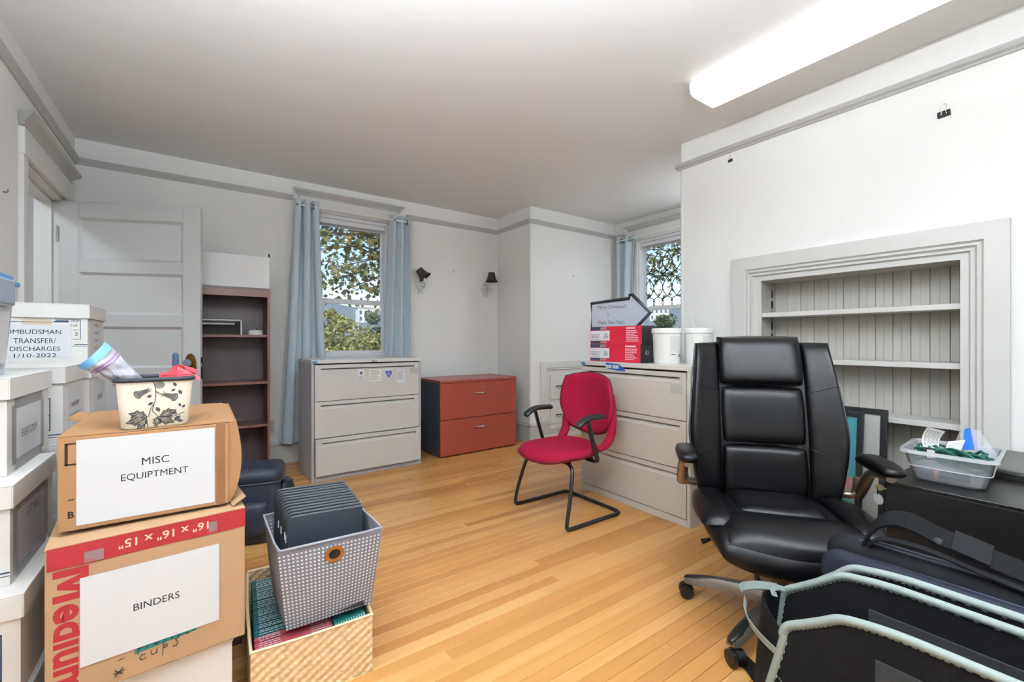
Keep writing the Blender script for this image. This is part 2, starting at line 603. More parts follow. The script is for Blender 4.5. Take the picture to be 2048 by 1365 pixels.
# ------------------------------------------------------------------ windows
def window(name, w, leaded):
    """local frame: x across 0..w, y outward (+), z up; opening z 1.02..2.46"""
    r = struct_empty(name)
    z0, z1 = 1.02, 2.46
    mid = 1.59
    JT = 0.020
    mb = MB()
    mb.box(0, JT, 0.0, 0.16, z0, z1)
    mb.box(w - JT, w, 0.0, 0.16, z0, z1)
    mb.box(JT, w - JT, 0.0, 0.16, z1 - 0.035, z1)
    mb.box(JT, w - JT, 0.0, 0.16, z0, z0 + 0.02)
    mb.build('window_frame', window_m, r, bevel=0.003)
    mb = MB()          # inner stop moulding
    mb.box(JT, w - JT, 0.02, 0.035, z1 - 0.085, z1 - 0.035)
    mb.build('stop_moulding', window_m, r, bevel=0.006)
    for nm, a, b, yy, sw in (('upper_sash', mid - 0.02, z1 - 0.035, 0.085, 0.024), ('lower_sash', z0 + 0.02, mid + 0.015, 0.045, 0.026)):
        s = MB()
        top = 0.045 if nm == 'lower_sash' else 0.06
        bot = 0.032 if nm == 'lower_sash' else 0.045
        s.box(JT, JT + sw, yy, yy + 0.035, a, b)
        s.box(w - JT - sw, w - JT, yy, yy + 0.035, a, b)
        s.box(JT + sw, w - JT - sw, yy, yy + 0.035, b - top, b)
        s.box(JT + sw, w - JT - sw, yy, yy + 0.035, a, a + bot)
        so = s.build(nm, window_m, r, bevel=0.003)
        B(JT + sw, w - JT - sw, yy + 0.016, yy + 0.020, a + bot, b - top).build('pane', glass_m, so)
        if leaded and nm == 'upper_sash':
            lead = mat('lead_came', (14, 14, 15), 0.5)
            x0, x1, za, zb = JT + sw, w - JT - sw, a + bot, b - top
            p = 0.131
            lb = MB()
            nn = int((x1 - x0) / p) + 2
            keys = [(0.07, -1), (0.12, 0), (0.275, 1), (0.43, 0), (0.485, -1), (0.54, 0), (0.70, 1), (0.855, 0), (0.90, -1)]
            def off(t):
                for (ta, va), (tb, vb) in zip(keys, keys[1:]):
                    if ta <= t <= tb:
                        k_ = (t - ta) / (tb - ta)
                        return va + (vb - va) * (sin(k_ * pi / 2) if va == 0 else 1 - cos(k_ * pi / 2))
                return -1
            for i in range(-1, nn + 1):
                c = x0 + p * (i + 0.42)
                for sgn in (1, -1):
                    pts = []
                    for q in range(61):
                        t = 0.07 + 0.83 * q / 60
                        X = c + sgn * off(1 - t) * p * 0.5
                        if x0 < X < x1:
                            pts.append((X, yy + 0.014, za + (zb - za) * t))
                        else:
                            if len(pts) > 1:
                                lb.tube(pts, 0.0054, 5)
                            pts = []
                    if len(pts) > 1:
                        lb.tube(pts, 0.0054, 5)
                X = c + p * 0.5
                if x0 + 0.015 < X < x1 - 0.015:
                    for ta, tb in ((0.0, 0.10), (0.93, 1.0)):
                        lb.tube([(X + 0.011 * sin(2 * pi * q / 16), yy + 0.014, za + (zb - za) * (lerp(ta, tb, 0.5) - 0.5 * (tb - ta) * cos(2 * pi * q / 16))) for q in range(16)], 0.0046, 5, closed=True)
            lb.build('lead_came', lead, so, smooth=60)
    st = MB()
    st.box(-0.09, w + 0.09, -0.05, 0.045, z0 - 0.03, z0)
    st.build('window_sill', window_m, r, bevel=0.006)
    ap = MB()
    ap.box(-0.075, w + 0.075, -0.018, 0, z0 - 0.12, z0 - 0.03)
    ap.build('apron', casing_m, r, bevel=0.003)
    for x in (-0.105, w):
        B(x, x + 0.105, -0.024, 0, z0, z1).build('side_casing', casing_m, r, bevel=0.003)
    B(-0.105, w + 0.105, -0.026, 0, z1, z1 + 0.135).build('head_casing', casing_m, r, bevel=0.002)
    cp = [(0, 0), (0.030, 0), (0.034, 0.008), (0.028, 0.014), (0.040, 0.026), (0.062, 0.042), (0.070, 0.052), (0.070, 0.062), (0, 0.062)]
    mb = MB()
    mb.M = None
    n_ = len(cp)
    vs = [(-0.105 - u, -u, z1 + 0.135 + v) for u, v in cp] + [(w + 0.105 + u, -u, z1 + 0.135 + v) for u, v in cp]
    mb.add(vs, [tuple(range(n_)), tuple(range(2 * n_ - 1, n_ - 1, -1))] + [(i, (i + 1) % n_, n_ + (i + 1) % n_, n_ + i) for i in range(n_)])
    mb.build('cap_moulding', trim_m, r)
    return r
w1 = window('window_1', W1[1] - W1[0], False)
w1.location = (W1[0], YF, 0)
w2 = window('window_2', W2[1] - W2[0], True)
w2.location = (XA, W2[1], 0)
w2.rotation_euler = (0, 0, R(-90))

# ------------------------------------------------------------------ door in the left wall, standing open
dr = struct_empty('door_1', (XL + 0.004, 4.335, 0.008), math.atan2(3.975 - 4.335, 0.805))
dw, dh, dt = 0.875, 2.142, 0.036
DT = dict(y0=-dt, y1=0.0)
mb = MB()
for x0, x1 in ((0, 0.115), (dw - 0.115, dw)):
    mb.box(x0, x1, -dt, 0, 0, dh)
rails = [(0, 0.2), (0.2, 0.0)]
zs = []
top = dh - 0.115
bot = 0.21
n5 = 5
rh = 0.09
ph = (top - bot - rh * (n5 - 1)) / n5
mb.box(0.115, dw - 0.115, -dt, 0, 0, bot)
mb.box(0.115, dw - 0.115, -dt, 0, top, dh)
for i in range(n5):
    z = bot + i * (ph + rh)
    zs.append((z, z + ph))
    if i < n5 - 1:
        mb.box(0.115, dw - 0.115, -dt, 0, z + ph, z + ph + rh)
mb.build('door_frame', door_m, dr, bevel=0.004)
for z0, z1 in zs:
    B(0.112, dw - 0.112, -dt + 0.014, -0.014, z0 - 0.003, z1 + 0.003).build('door_panel', door_m, dr)
    m2 = MB()
    X0, X1, W_, ya, yb_ = 0.115, dw - 0.115, 0.016, -dt + 0.001, -dt + 0.0135
    m2.quad((X0, ya, z0), (X1, ya, z0), (X1 - W_, yb_, z0 + W_), (X0 + W_, yb_, z0 + W_))
    m2.quad((X0, ya, z1), (X1, ya, z1), (X1 - W_, yb_, z1 - W_), (X0 + W_, yb_, z1 - W_))
    m2.quad((X0, ya, z0), (X0, ya, z1), (X0 + W_, yb_, z1 - W_), (X0 + W_, yb_, z0 + W_))
    m2.quad((X1, ya, z0), (X1, ya, z1), (X1 - W_, yb_, z1 - W_), (X1 - W_, yb_, z0 + W_))
    m2.build('panel_moulding', door_m, dr)
for z in (0.25, 1.10, 1.86):
    h = MB()
    h.box(-0.004, 0.0, -dt, 0.03, z, z + 0.10)
    h.tube([(-0.006, -dt - 0.004, z - 0.006), (-0.006, -dt - 0.004, z + 0.106)], 0.006, 8)
    h.build('hinge', steel_m, dr, smooth=40)
# knob, rose and lock plate
kz = 0.985
mb = MB()
mb.M = Matrix.Translation((dw - 0.062, -dt, kz)) @ Matrix.Rotation(R(90), 4, 'X')
mb.lathe([(0.0, 0.0), (0.045, 0.0), (0.047, 0.004), (0.030, 0.008), (0, 0.009)], 28, closed=True)
pl = mb.build('lock_plate', brass_m, dr, smooth=40)
pl.scale = (0.85, 1, 1.9)
pl.location = (0.15 * (dw - 0.062), 0, -0.9 * kz)
mb = MB()
mb.M = Matrix.Translation((dw - 0.062, -dt, kz + 0.02)) @ Matrix.Rotation(R(90), 4, 'X')
mb.lathe([(0.0, 0.0), (0.011, 0.0), (0.010, 0.03), (0.024, 0.038), (0.030, 0.052), (0.026, 0.064), (0.0, 0.068)], 20, closed=True)
mb.build('door_knob', mat('glass_knob', (120, 130, 138), 0.12), dr, smooth=50)
mb = MB()
mb.box(dw, dw + 0.002, -dt + 0.004, -0.004, kz - 0.10, kz + 0.06)
mb.box(dw, dw + 0.009, -dt + 0.010, -0.010, kz - 0.01, kz + 0.02)
mb.build('latch', steel_m, dr)
# casing and jamb (trim)
cs = struct_empty('trim_10')
y0, y1, zt = D1['y0'], D1['y1'], D1['z']
B(XL, XL + 0.024, y0 - 0.075, y0, 0, zt).build('side_casing', casing_m, cs, bevel=0.003)
B(XL, XL + 0.024, y1, y1 + 0.085, 0, zt).build('side_casing', casing_m, cs, bevel=0.003)
B(XL, XL + 0.028, y0 - 0.075, y1 + 0.085, zt, zt + 0.15).build('head_casing', casing_m, cs, bevel=0.003)
cp = [(0, 0), (0.030, 0), (0.036, 0.010), (0.030, 0.018), (0.042, 0.030), (0.066, 0.052), (0.074, 0.064), (0.074, 0.076), (0, 0.076)]
n_ = len(cp)
mb = MB()
vs = [(XL + u, y0 - 0.075 - u, zt + 0.15 + v) for u, v in cp] + [(XL + u, y1 + 0.085 + u, zt + 0.15 + v) for u, v in cp]
mb.add(vs, [tuple(range(n_)), tuple(range(2 * n_ - 1, n_ - 1, -1))] + [(i, (i + 1) % n_, n_ + (i + 1) % n_, n_ + i) for i in range(n_)])
mb.build('cap_moulding', trim_m, cs)
mb = MB()
mb.box(XL - 0.14, XL, y0 - 0.0, y0 + 0.018, 0, zt)
mb.box(XL - 0.14, XL, y1 - 0.012, y1, 0, zt)
mb.box(XL - 0.14, XL, y0, y1, zt - 0.018, zt)
mb.box(XL - 0.10, XL - 0.05, y1 - 0.026, y1 - 0.012, 0, zt - 0.018)
mb.box(XL - 0.10, XL - 0.05, y0, y1, zt - 0.034, zt - 0.018)
mb.build('jamb', casing_m, cs, bevel=0.002)

# ------------------------------------------------------------------ ceiling fixture and added fill lights
lens_m = mat('lit_acrylic', (255, 253, 248), 0.4, emit=1.15)
def fixture(x, y, L, w, label, up=0, drop=0.0):
    t = thing('ceiling_or_fill_light', label, 'ceiling light', (x, y, CEIL - drop))
    B(-0.125, 0.125, -L / 2, L / 2, -0.045, 0).build('housing', white_m, t, bevel=0.004)
    prof = [(-0.135, -0.012), (-0.138, -0.05), (-0.128, -0.082), (-0.10, -0.094), (0.10, -0.094), (0.128, -0.082), (0.138, -0.05), (0.135, -0.012)]
    mb = MB().prism(prof, -L / 2 - 0.012, L / 2 + 0.012, lambda u, v, w: (u, w, v))
    mb.build('diffuser', lens_m, t, smooth=50)
    for s in (-1, 1):
        e = MB().prism([(p[0] * 1.01, p[1] - (0.002 if p[1] < -0.05 else 0)) for p in prof], s * (L / 2 + 0.010), s * (L / 2 + 0.018), lambda u, v, w: (u, w, v))
        e.build('end_cap', white_m, t)
    area_light(x, y, CEIL - drop - 0.105, 0.26, L, w)
    if up:
        area_light(x, y, CEIL - drop + 0.006, 0.26, L, up).rotation_euler = (pi, 0, 0)  # upward lamp of the added fills, brightens the ceiling
        for yy in (-L * 0.4, L * 0.4):
            MB().tube([(0, yy, 0), (0, yy, drop)], 0.006, 8).build('hanger', steel_m, t)
fixture(*FIX[0], 'long lit fluorescent ceiling light with white wraparound lens near right wall')
fixture(*FIX[1], 'added unseen fill light hung over the middle of the room above the camera', 250, 0.40)  # added out of view to even out the room light
fixture(*FIX[2], 'short added unseen fill light hung near the left wall above the camera', 135, 0.60)  # second fill added above the frame, lifts ceiling and far walls
hl = thing('ceiling_or_fill_light', 'round added unseen fill light in the hall beyond the open door', 'ceiling light', (-1.5, 3.4, CEIL))  # unseen lamp added to lighten the dark hall
MB().lathe([(0, 0), (0.14, 0), (0.15, -0.03), (0.13, -0.09), (0.07, -0.12), (0, -0.125)], 24, closed=True).build('diffuser', lens_m, hl, smooth=50)
area_light(-1.5, 3.4, CEIL - 0.14, 0.25, 0.25, 16)
fixture(4.22, 2.24, 0.40, 20, 'short added unseen fill light inside the recess behind the right wall')  # hidden lamp added to brighten the recess walls

# ------------------------------------------------------------------ built-in bookcase in the right wall
bc = thing('built_in_bookcase', 'grey painted built-in bookcase recessed in the right wall behind the black chair', 'bookshelf', (XR, 0, 0))
y0, y1, z0, z1, d = BK['y0'], BK['y1'], BK['z0'], BK['z1'], BK['d']
# casing frame: profile swept round three sides, mitred
CP = [(0.000, 0.0), (0.0, 0.034), (0.085, 0.034), (0.094, 0.020), (0.108, 0.030), (0.118, 0.014), (0.132, 0.022), (0.140, 0.006), (0.170, 0.006), (0.170, 0.0)]
oy0, oy1, oz = 0.325, 1.648, 1.754       # outer edges of the casing
def casing(name, a, b, fn):
    mb = MB()
    n_ = len(CP)
    vs = [fn(u, v, 0) for u, v in CP] + [fn(u, v, 1) for u, v in CP]
    mb.add(vs, [tuple(range(n_)), tuple(range(2 * n_ - 1, n_ - 1, -1))] + [(i, (i + 1) % n_, n_ + (i + 1) % n_, n_ + i) for i in range(n_)])
    return mb.build(name, shelf_m, bc)
casing('head_casing', 0, 0, lambda u, v, w: (-v, (oy0 + u) if w == 0 else (oy1 - u), oz - u))
casing('side_casing', 0, 0, lambda u, v, w: (-v, oy0 + u, (oz - u) if w else 0.0))
casing('side_casing', 0, 0, lambda u, v, w: (-v, oy1 - u, (oz - u) if w else 0.0))
B(0.012, d, y0 - 0.0, y0 + 0.018, z0, z1).build('side_panel', board_m, bc)
B(0.012, d, y1 - 0.018, y1, z0, z1).build('side_panel', board_m, bc)
B(0.0, d, y0 + 0.018, y1 - 0.018, z1 - 0.018, z1).build('top_panel', board_m, bc)
B(0.0, d, y0 + 0.018, y1 - 0.018, z0, z0 + 0.02).build('bottom_panel', board_m, bc)
# face frame pieces
B(0.0, 0.012, y0, y0 + 0.022, z0, z1).build('face_stile', shelf_m, bc)
B(0.0, 0.012, y1 - 0.022, y1, z0, z1).build('face_stile', shelf_m, bc)
nb = 12
bw = (y1 - y0 - 0.036) / nb
for i in range(nb):
    a = y0 + 0.018 + i * bw
    g = 0.0016 if i % 3 else 0.0028
    mb = MB()
    prof = [(a + g / 2, 0.016), (a + g / 2, 0.002), (a + g / 2 + 0.002, 0.0), (a + bw / 2 - 0.004, 0.0), (a + bw / 2 - 0.003, 0.0010), (a + bw / 2, 0.0),
            (a + bw / 2 + 0.003, 0.0010), (a + bw / 2 + 0.004, 0.0), (a + bw - g / 2 - 0.002, 0.0), (a + bw - g / 2, 0.002), (a + bw - g / 2, 0.016)]
    mb.prism(prof, z0 + 0.02, z1 - 0.018, lambda u, v, w: (d - 0.016 + v, u, w))
    mb.build('back_board', board_m, bc)
for zz in (1.335, 1.028, 0.715, 0.40):
    B(0.016, d - 0.018, y0 + 0.019, y1 - 0.019, zz, zz + 0.030).build('shelf', shelf_m, bc, bevel=0.003)
for yy in (y0 + 0.019, y1 - 0.023):
    mb = MB().box(0.150, 0.172, yy, yy + 0.0015, 0.45, 1.56)
    for j in range(14):
        mb.box(0.150, 0.172, yy, yy + 0.004, 0.5 + j * 0.075, 0.555 + j * 0.075)
    mb.build('shelf_ladder', shelf_m, bc)

# ------------------------------------------------------------------ built-in drawers in the recess
bd = thing('built_in_chest', 'low white built-in drawer unit in recess wall behind red chair', 'drawer unit', (3.27, YJ, 0))
CPs = [(0.0, 0.0), (0.0, 0.026), (0.075, 0.026), (0.083, 0.014), (0.094, 0.022), (0.108, 0.004), (0.125, 0.004), (0.125, 0.0)]
wd, zt_ = 0.80, 0.926
for nm, fn in (('head_casing', lambda u, v, w: (u if w == 0 else wd - u, -v, zt_ - u)),
               ('side_casing', lambda u, v, w: (u, -v, (zt_ - u) if w else 0.212)),
               ('side_casing', lambda u, v, w: (wd - u, -v, (zt_ - u) if w else 0.212))):
    n_ = len(CPs)
    mb = MB()
    mb.add([fn(u, v, 0) for u, v in CPs] + [fn(u, v, 1) for u, v in CPs],
           [tuple(range(n_)), tuple(range(2 * n_ - 1, n_ - 1, -1))] + [(i, (i + 1) % n_, n_ + (i + 1) % n_, n_ + i) for i in range(n_)])
    mb.build(nm, casing_m, bd)
B(0.125, wd - 0.125, -0.004, 0.0, 0.06, 0.80).build('face_frame', casing_m, bd)
B(0.0, wd, -0.028, 0.0, 0.0, 0.06).build('plinth', casing_m, bd)
for za, zb in ((0.47, 0.775), (0.115, 0.43)):
    o = B(0.148, wd - 0.148, -0.022, -0.004, za, zb).build('drawer', casing_m, bd, bevel=0.006)
    mb = MB()
    xc = 0.27
    mb.box(xc - 0.04, xc + 0.04, -0.030, -0.022, (za + zb) / 2 + 0.006, (za + zb) / 2 + 0.014)
    mb.tube([(xc - 0.036, -0.026, (za + zb) / 2 + 0.008), (xc - 0.030, -0.036, (za + zb) / 2 - 0.012), (xc, -0.040, (za + zb) / 2 - 0.018), (xc + 0.030, -0.036, (za + zb) / 2 - 0.012), (xc + 0.036, -0.026, (za + zb) / 2 + 0.008)], 0.003, 6)
    mb.build('bin_pull', mat('dark_pull', (46, 44, 42), 0.3, metal=0.8), o, smooth=50)

# ------------------------------------------------------------------ lateral filing cabinets
def lateral(label, x, y, rz, w, dp, h, col, side, open_bottom, top_col):
    fm = mat('cabinet_paint_' + ('a' if open_bottom else 'b'), col, 0.42)
    sm = mat('cabinet_side_' + ('a' if open_bottom else 'b'), side, 0.38)
    tm = mat('cabinet_top_' + ('a' if open_bottom else 'b'), top_col, 0.35)
    t = thing('filing_cabinet', label, 'filing cabinet', (x, y, 0), rz, 'three-drawer lateral filing cabinets')
    # local: front face at y=0, x 0..w, depth +y
    mb = MB()
    mb.box(0, 0.022, 0.0, dp, 0, h - 0.03)
    mb.box(w - 0.022, w, 0.0, dp, 0, h - 0.03)
    mb.box(0.022, w - 0.022, dp - 0.01, dp, 0, h - 0.03)
    mb.box(0.022, w - 0.022, 0.0, dp - 0.01, 0.0, 0.045)
    mb.build('body', sm, t, bevel=0.002)
    B(-0.002, w + 0.002, -0.002, dp, h - 0.032, h).build('top', tm, t, bevel=0.004)
    n = 3
    za, zb = 0.050, h - 0.040
    dh_ = (zb - za) / n
    for i in range(n):
        a, b = za + i * dh_ + 0.003, za + (i + 1) * dh_ - 0.003
        out = 0.035 if (open_bottom and i == 0) else 0.0
        x0, x1 = 0.026, w - 0.026
        # drawer front with an undercut finger pull
        pz = b - 0.030
        mb = MB()
        fl_x0, fl_x1 = x0 + 0.045, x1 - 0.045
        f = -0.004 - out
        mb.box(x0, x1, f, f + 0.02 + out * 0.5, a, pz - 0.034)
        mb.box(x0, x1, f, f + 0.02 + out * 0.5, pz, b)
        mb.box(x0, fl_x0, f, f + 0.02 + out * 0.5, pz - 0.034, pz)
        mb.box(fl_x1, x1, f, f + 0.02 + out * 0.5, pz - 0.034, pz)
        mb.hexa([(fl_x0, f, pz - 0.035), (fl_x1, f, pz - 0.035), (fl_x1, f + 0.026, pz - 0.035), (fl_x0, f + 0.026, pz - 0.035),
                 (fl_x0, f + 0.022, pz - 0.009), (fl_x1, f + 0.022, pz - 0.009), (fl_x1, f + 0.026, pz - 0.009), (fl_x0, f + 0.026, pz - 0.009)])
        if out:
            mb.box(x0 + 0.01, x1 - 0.01, f + 0.03, dp - 0.05, a + 0.01, b - 0.08)
        o = mb.build('drawer', fm, t)
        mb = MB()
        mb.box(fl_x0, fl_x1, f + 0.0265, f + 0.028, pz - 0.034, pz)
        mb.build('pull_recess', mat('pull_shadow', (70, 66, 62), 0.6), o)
    return t
cabL = lateral('light grey three-drawer filing cabinet with stickers standing below the window', 0.748, 3.905, R(1.6), 0.978, 0.50, 1.015, (196, 192, 187), (168, 166, 172), True, (206, 204, 200))
cabR = lateral('beige three-drawer filing cabinet beside red chair, shoe boxes and tubs on top', 2.487, 2.543, R(-90), 0.958, 0.47, 1.015, (190, 184, 175), (196, 192, 182), False, (206, 203, 196))
# labels, magnets and lock on the left one
def cab_local(t, name, label, cat, x, z, w, h, m, group=None, y=-0.0052):
    o = B(x - w / 2, x + w / 2, y - 0.001, y, z - h / 2, z + h / 2).build(name, m)
    o.parent = None
    o.location = t.location
    o.rotation_euler = t.rotation_euler
    tag(o, label, cat, group)
    return o
rg = random.Random(3)
g = 'notices stuck on the left filing cabinet'
n1 = cab_local(cabL, 'notice_card', 'small white notice with a round red and blue emblem on filing cabinet', 'notice', 0.405, 0.875, 0.062, 0.100, paper_m, g)
m_ = MB()
words(m_, 0.380, 0.430, 0.83, 0.865, 4, -0.0066, rg)
m_.build('print', grey_ink, n1)
e_ = MB()
e_.M = Matrix.Translation((0.405, -0.0066, 0.892)) @ Matrix.Rotation(R(90), 4, 'X')
e_.lathe([(0.0, 0), (0.013, 0), (0.013, 0.0006), (0, 0.0006)], 20, closed=True)
e_.build('emblem', mat('emblem_purple', (110, 70, 110), 0.5), n1)
n2 = cab_local(cabL, 'notice_card', 'wider cream notice full of small print on filing cabinet drawer', 'notice', 0.532, 0.868, 0.110, 0.110, mat('cream_paper', (226, 224, 214), 0.6), g)
m_ = MB()
words(m_, 0.485, 0.580, 0.825, 0.915, 9, -0.0066, rg)
m_.build('print', grey_ink, n2)
hp = [(0, -1.0), (0.55, -0.45), (0.95, 0.05), (1.0, 0.5), (0.75, 0.85), (0.35, 0.9), (0, 0.7), (-0.35, 0.9), (-0.75, 0.85), (-1.0, 0.5), (-0.95, 0.05), (-0.55, -0.45)]
mb = MB().prism(hp, -0.0052, -0.0072, lambda u, v, w: (0.655 + u * 0.037, w, 0.872 + v * 0.044))
n3 = mb.build('heart_magnet', mat('magnet_edge', (226, 228, 236), 0.4))
n3.location, n3.rotation_euler = cabL.location, cabL.rotation_euler
tag(n3, 'blue heart-shaped magnet with a white edge on filing cabinet', 'magnet')
mb = MB().prism(hp, -0.0072, -0.0080, lambda u, v, w: (0.655 + u * 0.031, w, 0.873 + v * 0.036))
mb.build('blue_face', mat('magnet_blue', (58, 66, 150), 0.4), n3)
m_ = MB()
words(m_, 0.635, 0.675, 0.860, 0.892, 4, -0.0084, rg)
m_.build('print', mat('pale_print', (190, 196, 226), 0.5), n3)
n4 = cab_local(cabL, 'notice_card', 'white card in a clear sleeve at the right end of top drawer', 'notice', 0.772, 0.845, 0.078, 0.122, paper_m, g)
m_ = MB()
words(m_, 0.742, 0.802, 0.815, 0.890, 8, -0.0066, rg)
m_.build('print', grey_ink, n4)
B(0.865, 0.945, -0.0058, -0.004, 0.868, 0.918).build('label_holder', mat('holder_grey', (172, 170, 164), 0.5), cabL)
mb = MB()
mb.box(0.50, 0.545, -0.010, -0.002, 0.985, 1.003)
mb.tube([(0.53, -0.002, 0.992), (0.53, -0.016, 0.992)], 0.008, 12)
mb.build('lock', steel_m, cabL, bevel=0.002)
B(0.004, 0.045, -0.003, -0.0021, 0.986, 1.006).build('maker_label', mat('label_blue', (58, 120, 160), 0.4), cabL)
B(0.004, 0.045, -0.003, -0.0021, 0.986, 1.006).build('maker_label', mat('label_blue'), cabR)
B(0.822, 0.905, -0.0058, -0.004, 0.835, 0.895).build('label_holder', mat('holder_grey'), cabR)
mb = MB()
mb.tube([(0.9605, 0.10, 0.992), (0.962, 0.10, 0.992)], 0.006, 10)
mb.build('screw_hole', ink_m, cabR)
# blue tape with two tags on the right cabinet top edge
bt = MB()
bt.prism([(0.27, 1.012), (0.39, 1.004), (0.44, 0.975), (0.455, 0.955), (0.38, 0.958), (0.29, 0.966), (0.262, 0.985)], -0.0052, -0.0068, lambda u, v, w: (u, w, v))
tp = bt.build('blue_tape', mat('painters_tape', (28, 84, 160), 0.5))
tp.location, tp.rotation_euler = cabR.location, cabR.rotation_euler
tag(tp, 'strip of blue painter tape holding two paper tags on beige cabinet', 'tape')
for x in (0.295, 0.362):
    B(x - 0.028, x + 0.028, -0.0076, -0.0068, 0.972, 0.996).build('paper_tag', paper_m, tp)
    m_ = MB()
    words(m_, x - 0.018, x + 0.018, 0.978, 0.992, 2, -0.0080, rg)
    m_.build('print', grey_ink, tp)

# ------------------------------------------------------------------ cherry two-drawer cabinet
ch = thing('credenza', 'cherry red two-drawer file cabinet with dark sides in far corner', 'filing cabinet', (1.942, 3.968, 0), R(2.0))
w_, d_, h_ = 0.965, 0.52, 0.776
cher = mat('cherry_laminate', (146, 64, 48), 0.38, var=0.10, vscale=3, stretch=(14, 14, 0.8))
cherd = mat('cherry_top', (140, 66, 58), 0.35, var=0.12, vscale=3, stretch=(0.8, 14, 14))
slate = mat('slate_laminate', (56, 64, 72), 0.4)
mb = MB()
mb.box(0.006, 0.026, 0.018, d_, 0.012, h_ - 0.028)
mb.box(w_ - 0.026, w_ - 0.006, 0.018, d_, 0.012, h_ - 0.028)
mb.box(0.026, w_ - 0.026, d_ - 0.02, d_, 0.012, h_ - 0.028)
mb.box(0.026, w_ - 0.026, 0.03, d_ - 0.02, 0.012, 0.04)
mb.build('body', slate, ch)
mb = MB()
mb.box(0.03, w_ - 0.03, 0.04, d_ - 0.04, 0.0, 0.012)
mb.build('plinth', ink_m, ch)
B(0, w_, -0.004, d_ + 0.004, h_ - 0.028, h_).build('top', cherd, ch, bevel=0.003)
for za, zb, hz in ((0.014, 0.372, 0.280), (0.378, 0.744, 0.635)):
    o = B(0.006, w_ - 0.006, 0.0, 0.018, za, zb).build('drawer', cher, ch, bevel=0.0015)
    mb = MB()
    pts = [(w_ * 0.5 - 0.082 + 0.164 * i / 12, -0.006 - 0.024 * sin(pi * i / 12), hz - 0.006 * sin(pi * i / 12)) for i in range(13)]
    mb.tube(pts, [0.003 + 0.008 * sin(pi * i / 12) for i in range(13)], 8, flat=0.8)
    mb.tube([(w_ * 0.5 - 0.072, 0, hz), (w_ * 0.5 - 0.070, -0.012, hz)], 0.005, 8)
    mb.tube([(w_ * 0.5 + 0.072, 0, hz), (w_ * 0.5 + 0.070, -0.012, hz)], 0.005, 8)
    mb.build('drawer_pull', chrome_m, o, smooth=50)
mb = MB()
mb.tube([(w_ - 0.055, 0.0, 0.345), (w_ - 0.055, -0.008, 0.345)], 0.011, 14)
mb.build('lock', chrome_m, ch)
rg = random.Random(8)
m_ = MB()
pts = [(0.47 + 0.08 * i / 16, -0.0006, 0.690 + 0.008 * sin(i * 1.7)) for i in range(17)]
m_.tube(pts, 0.0016, 4)
m_.build('tape_residue', mat('residue', (196, 128, 112), 0.6), ch)

# ------------------------------------------------------------------ dark bookcase behind the door
bk = thing('bookcase', 'tall dark brown wooden bookcase beside door and curtain', 'bookcase', (-0.262, 4.205, 0), R(0))
bw_, bd_, bh_ = 0.745, 0.32, 1.615
wal = mat('walnut', (82, 56, 50), 0.35, var=0.25, vscale=3, stretch=(22, 22, 1.2))
wale = mat('walnut_edge', (112, 72, 62), 0.35, var=0.15, vscale=3, stretch=(14, 14, 1.5))
walb = mat('walnut_back', (78, 62, 62), 0.4, var=0.22, vscale=2.5, stretch=(20, 20, 1.0))
B(0, 0.02, 0, bd_, 0, bh_).build('side_panel', wale, bk, bevel=0.001)
B(bw_ - 0.02, bw_, 0, bd_, 0, bh_).build('side_panel', wale, bk, bevel=0.001)
B(0.02, bw_ - 0.02, 0.002, bd_, bh_ - 0.02, bh_).build('top_panel', wal, bk)
B(0.02, bw_ - 0.02, 0.0, 0.018, bh_ - 0.075, bh_ - 0.02).build('top_rail', wale, bk, bevel=0.001)
B(0.02, bw_ - 0.02, 0.004, 0.022, 0.0, 0.075).build('kick_plate', wale, bk, bevel=0.001)
B(0.02, bw_ - 0.02, bd_ - 0.008, bd_, 0.0, bh_ - 0.02).build('back_panel', walb, bk)
for z in (0.075, 0.455, 0.815, 1.205):
    B(0.02, bw_ - 0.02, 0.012, bd_ - 0.008, z, z + 0.02).build('shelf', wal, bk)
    B(0.02, bw_ - 0.02, 0.008, 0.012, z, z + 0.02).build('shelf_edge', wale, bk)
# things on and above it
ao = thing('letter_tray', 'clear acrylic stacking tray on the dark bookcase shelf', 'letter tray', (-0.02, 4.36, 1.2252))
acr = clear_mat('acrylic', (226, 232, 236), 0.22, 0.05, 0.2)
acre = mat('acrylic_edge', (214, 219, 222), 0.2)
B(-0.15, 0.30, -0.10, 0.12, 0.116, 0.122).build('top_sheet', acr, ao)
for x in (-0.15, 0.294):
    B(x, x + 0.006, -0.10, 0.12, 0.0, 0.116).build('side_sheet', acr, ao)
mb = MB()
mb.tube([(-0.15, -0.10, 0.0), (-0.15, -0.10, 0.118), (0.292, -0.10, 0.118), (0.297, -0.10, 0.112), (0.297, -0.10, 0.0)], 0.006, 6)
mb.build('front_edge', acre, ao)
B(-0.13, 0.255, -0.09, 0.10, 0.082, 0.094).build('inner_tray', mat('tray_grey', (176, 172, 168), 0.4), ao)
tr = thing('trinket_dish', 'small round white lidded dish with brass knob on bookcase shelf', 'dish', (0.385, 4.30, 1.2252))
MB().lathe([(0, 0), (0.052, 0), (0.056, 0.006), (0.056, 0.026), (0.050, 0.030), (0, 0.030)], 26, closed=True).build('bowl', white_m, tr, smooth=40)
MB().lathe([(0.050, 0.0305), (0.052, 0.036), (0.040, 0.041), (0, 0.042)], 26, closed=True).build('lid', white_m, tr, smooth=40)
MB().lathe([(0.0, 0.042), (0.010, 0.043), (0.012, 0.050), (0.006, 0.056), (0, 0.056)], 12, c=(0.012, 0, 0), closed=True).build('knob', brass_m, tr, smooth=50)
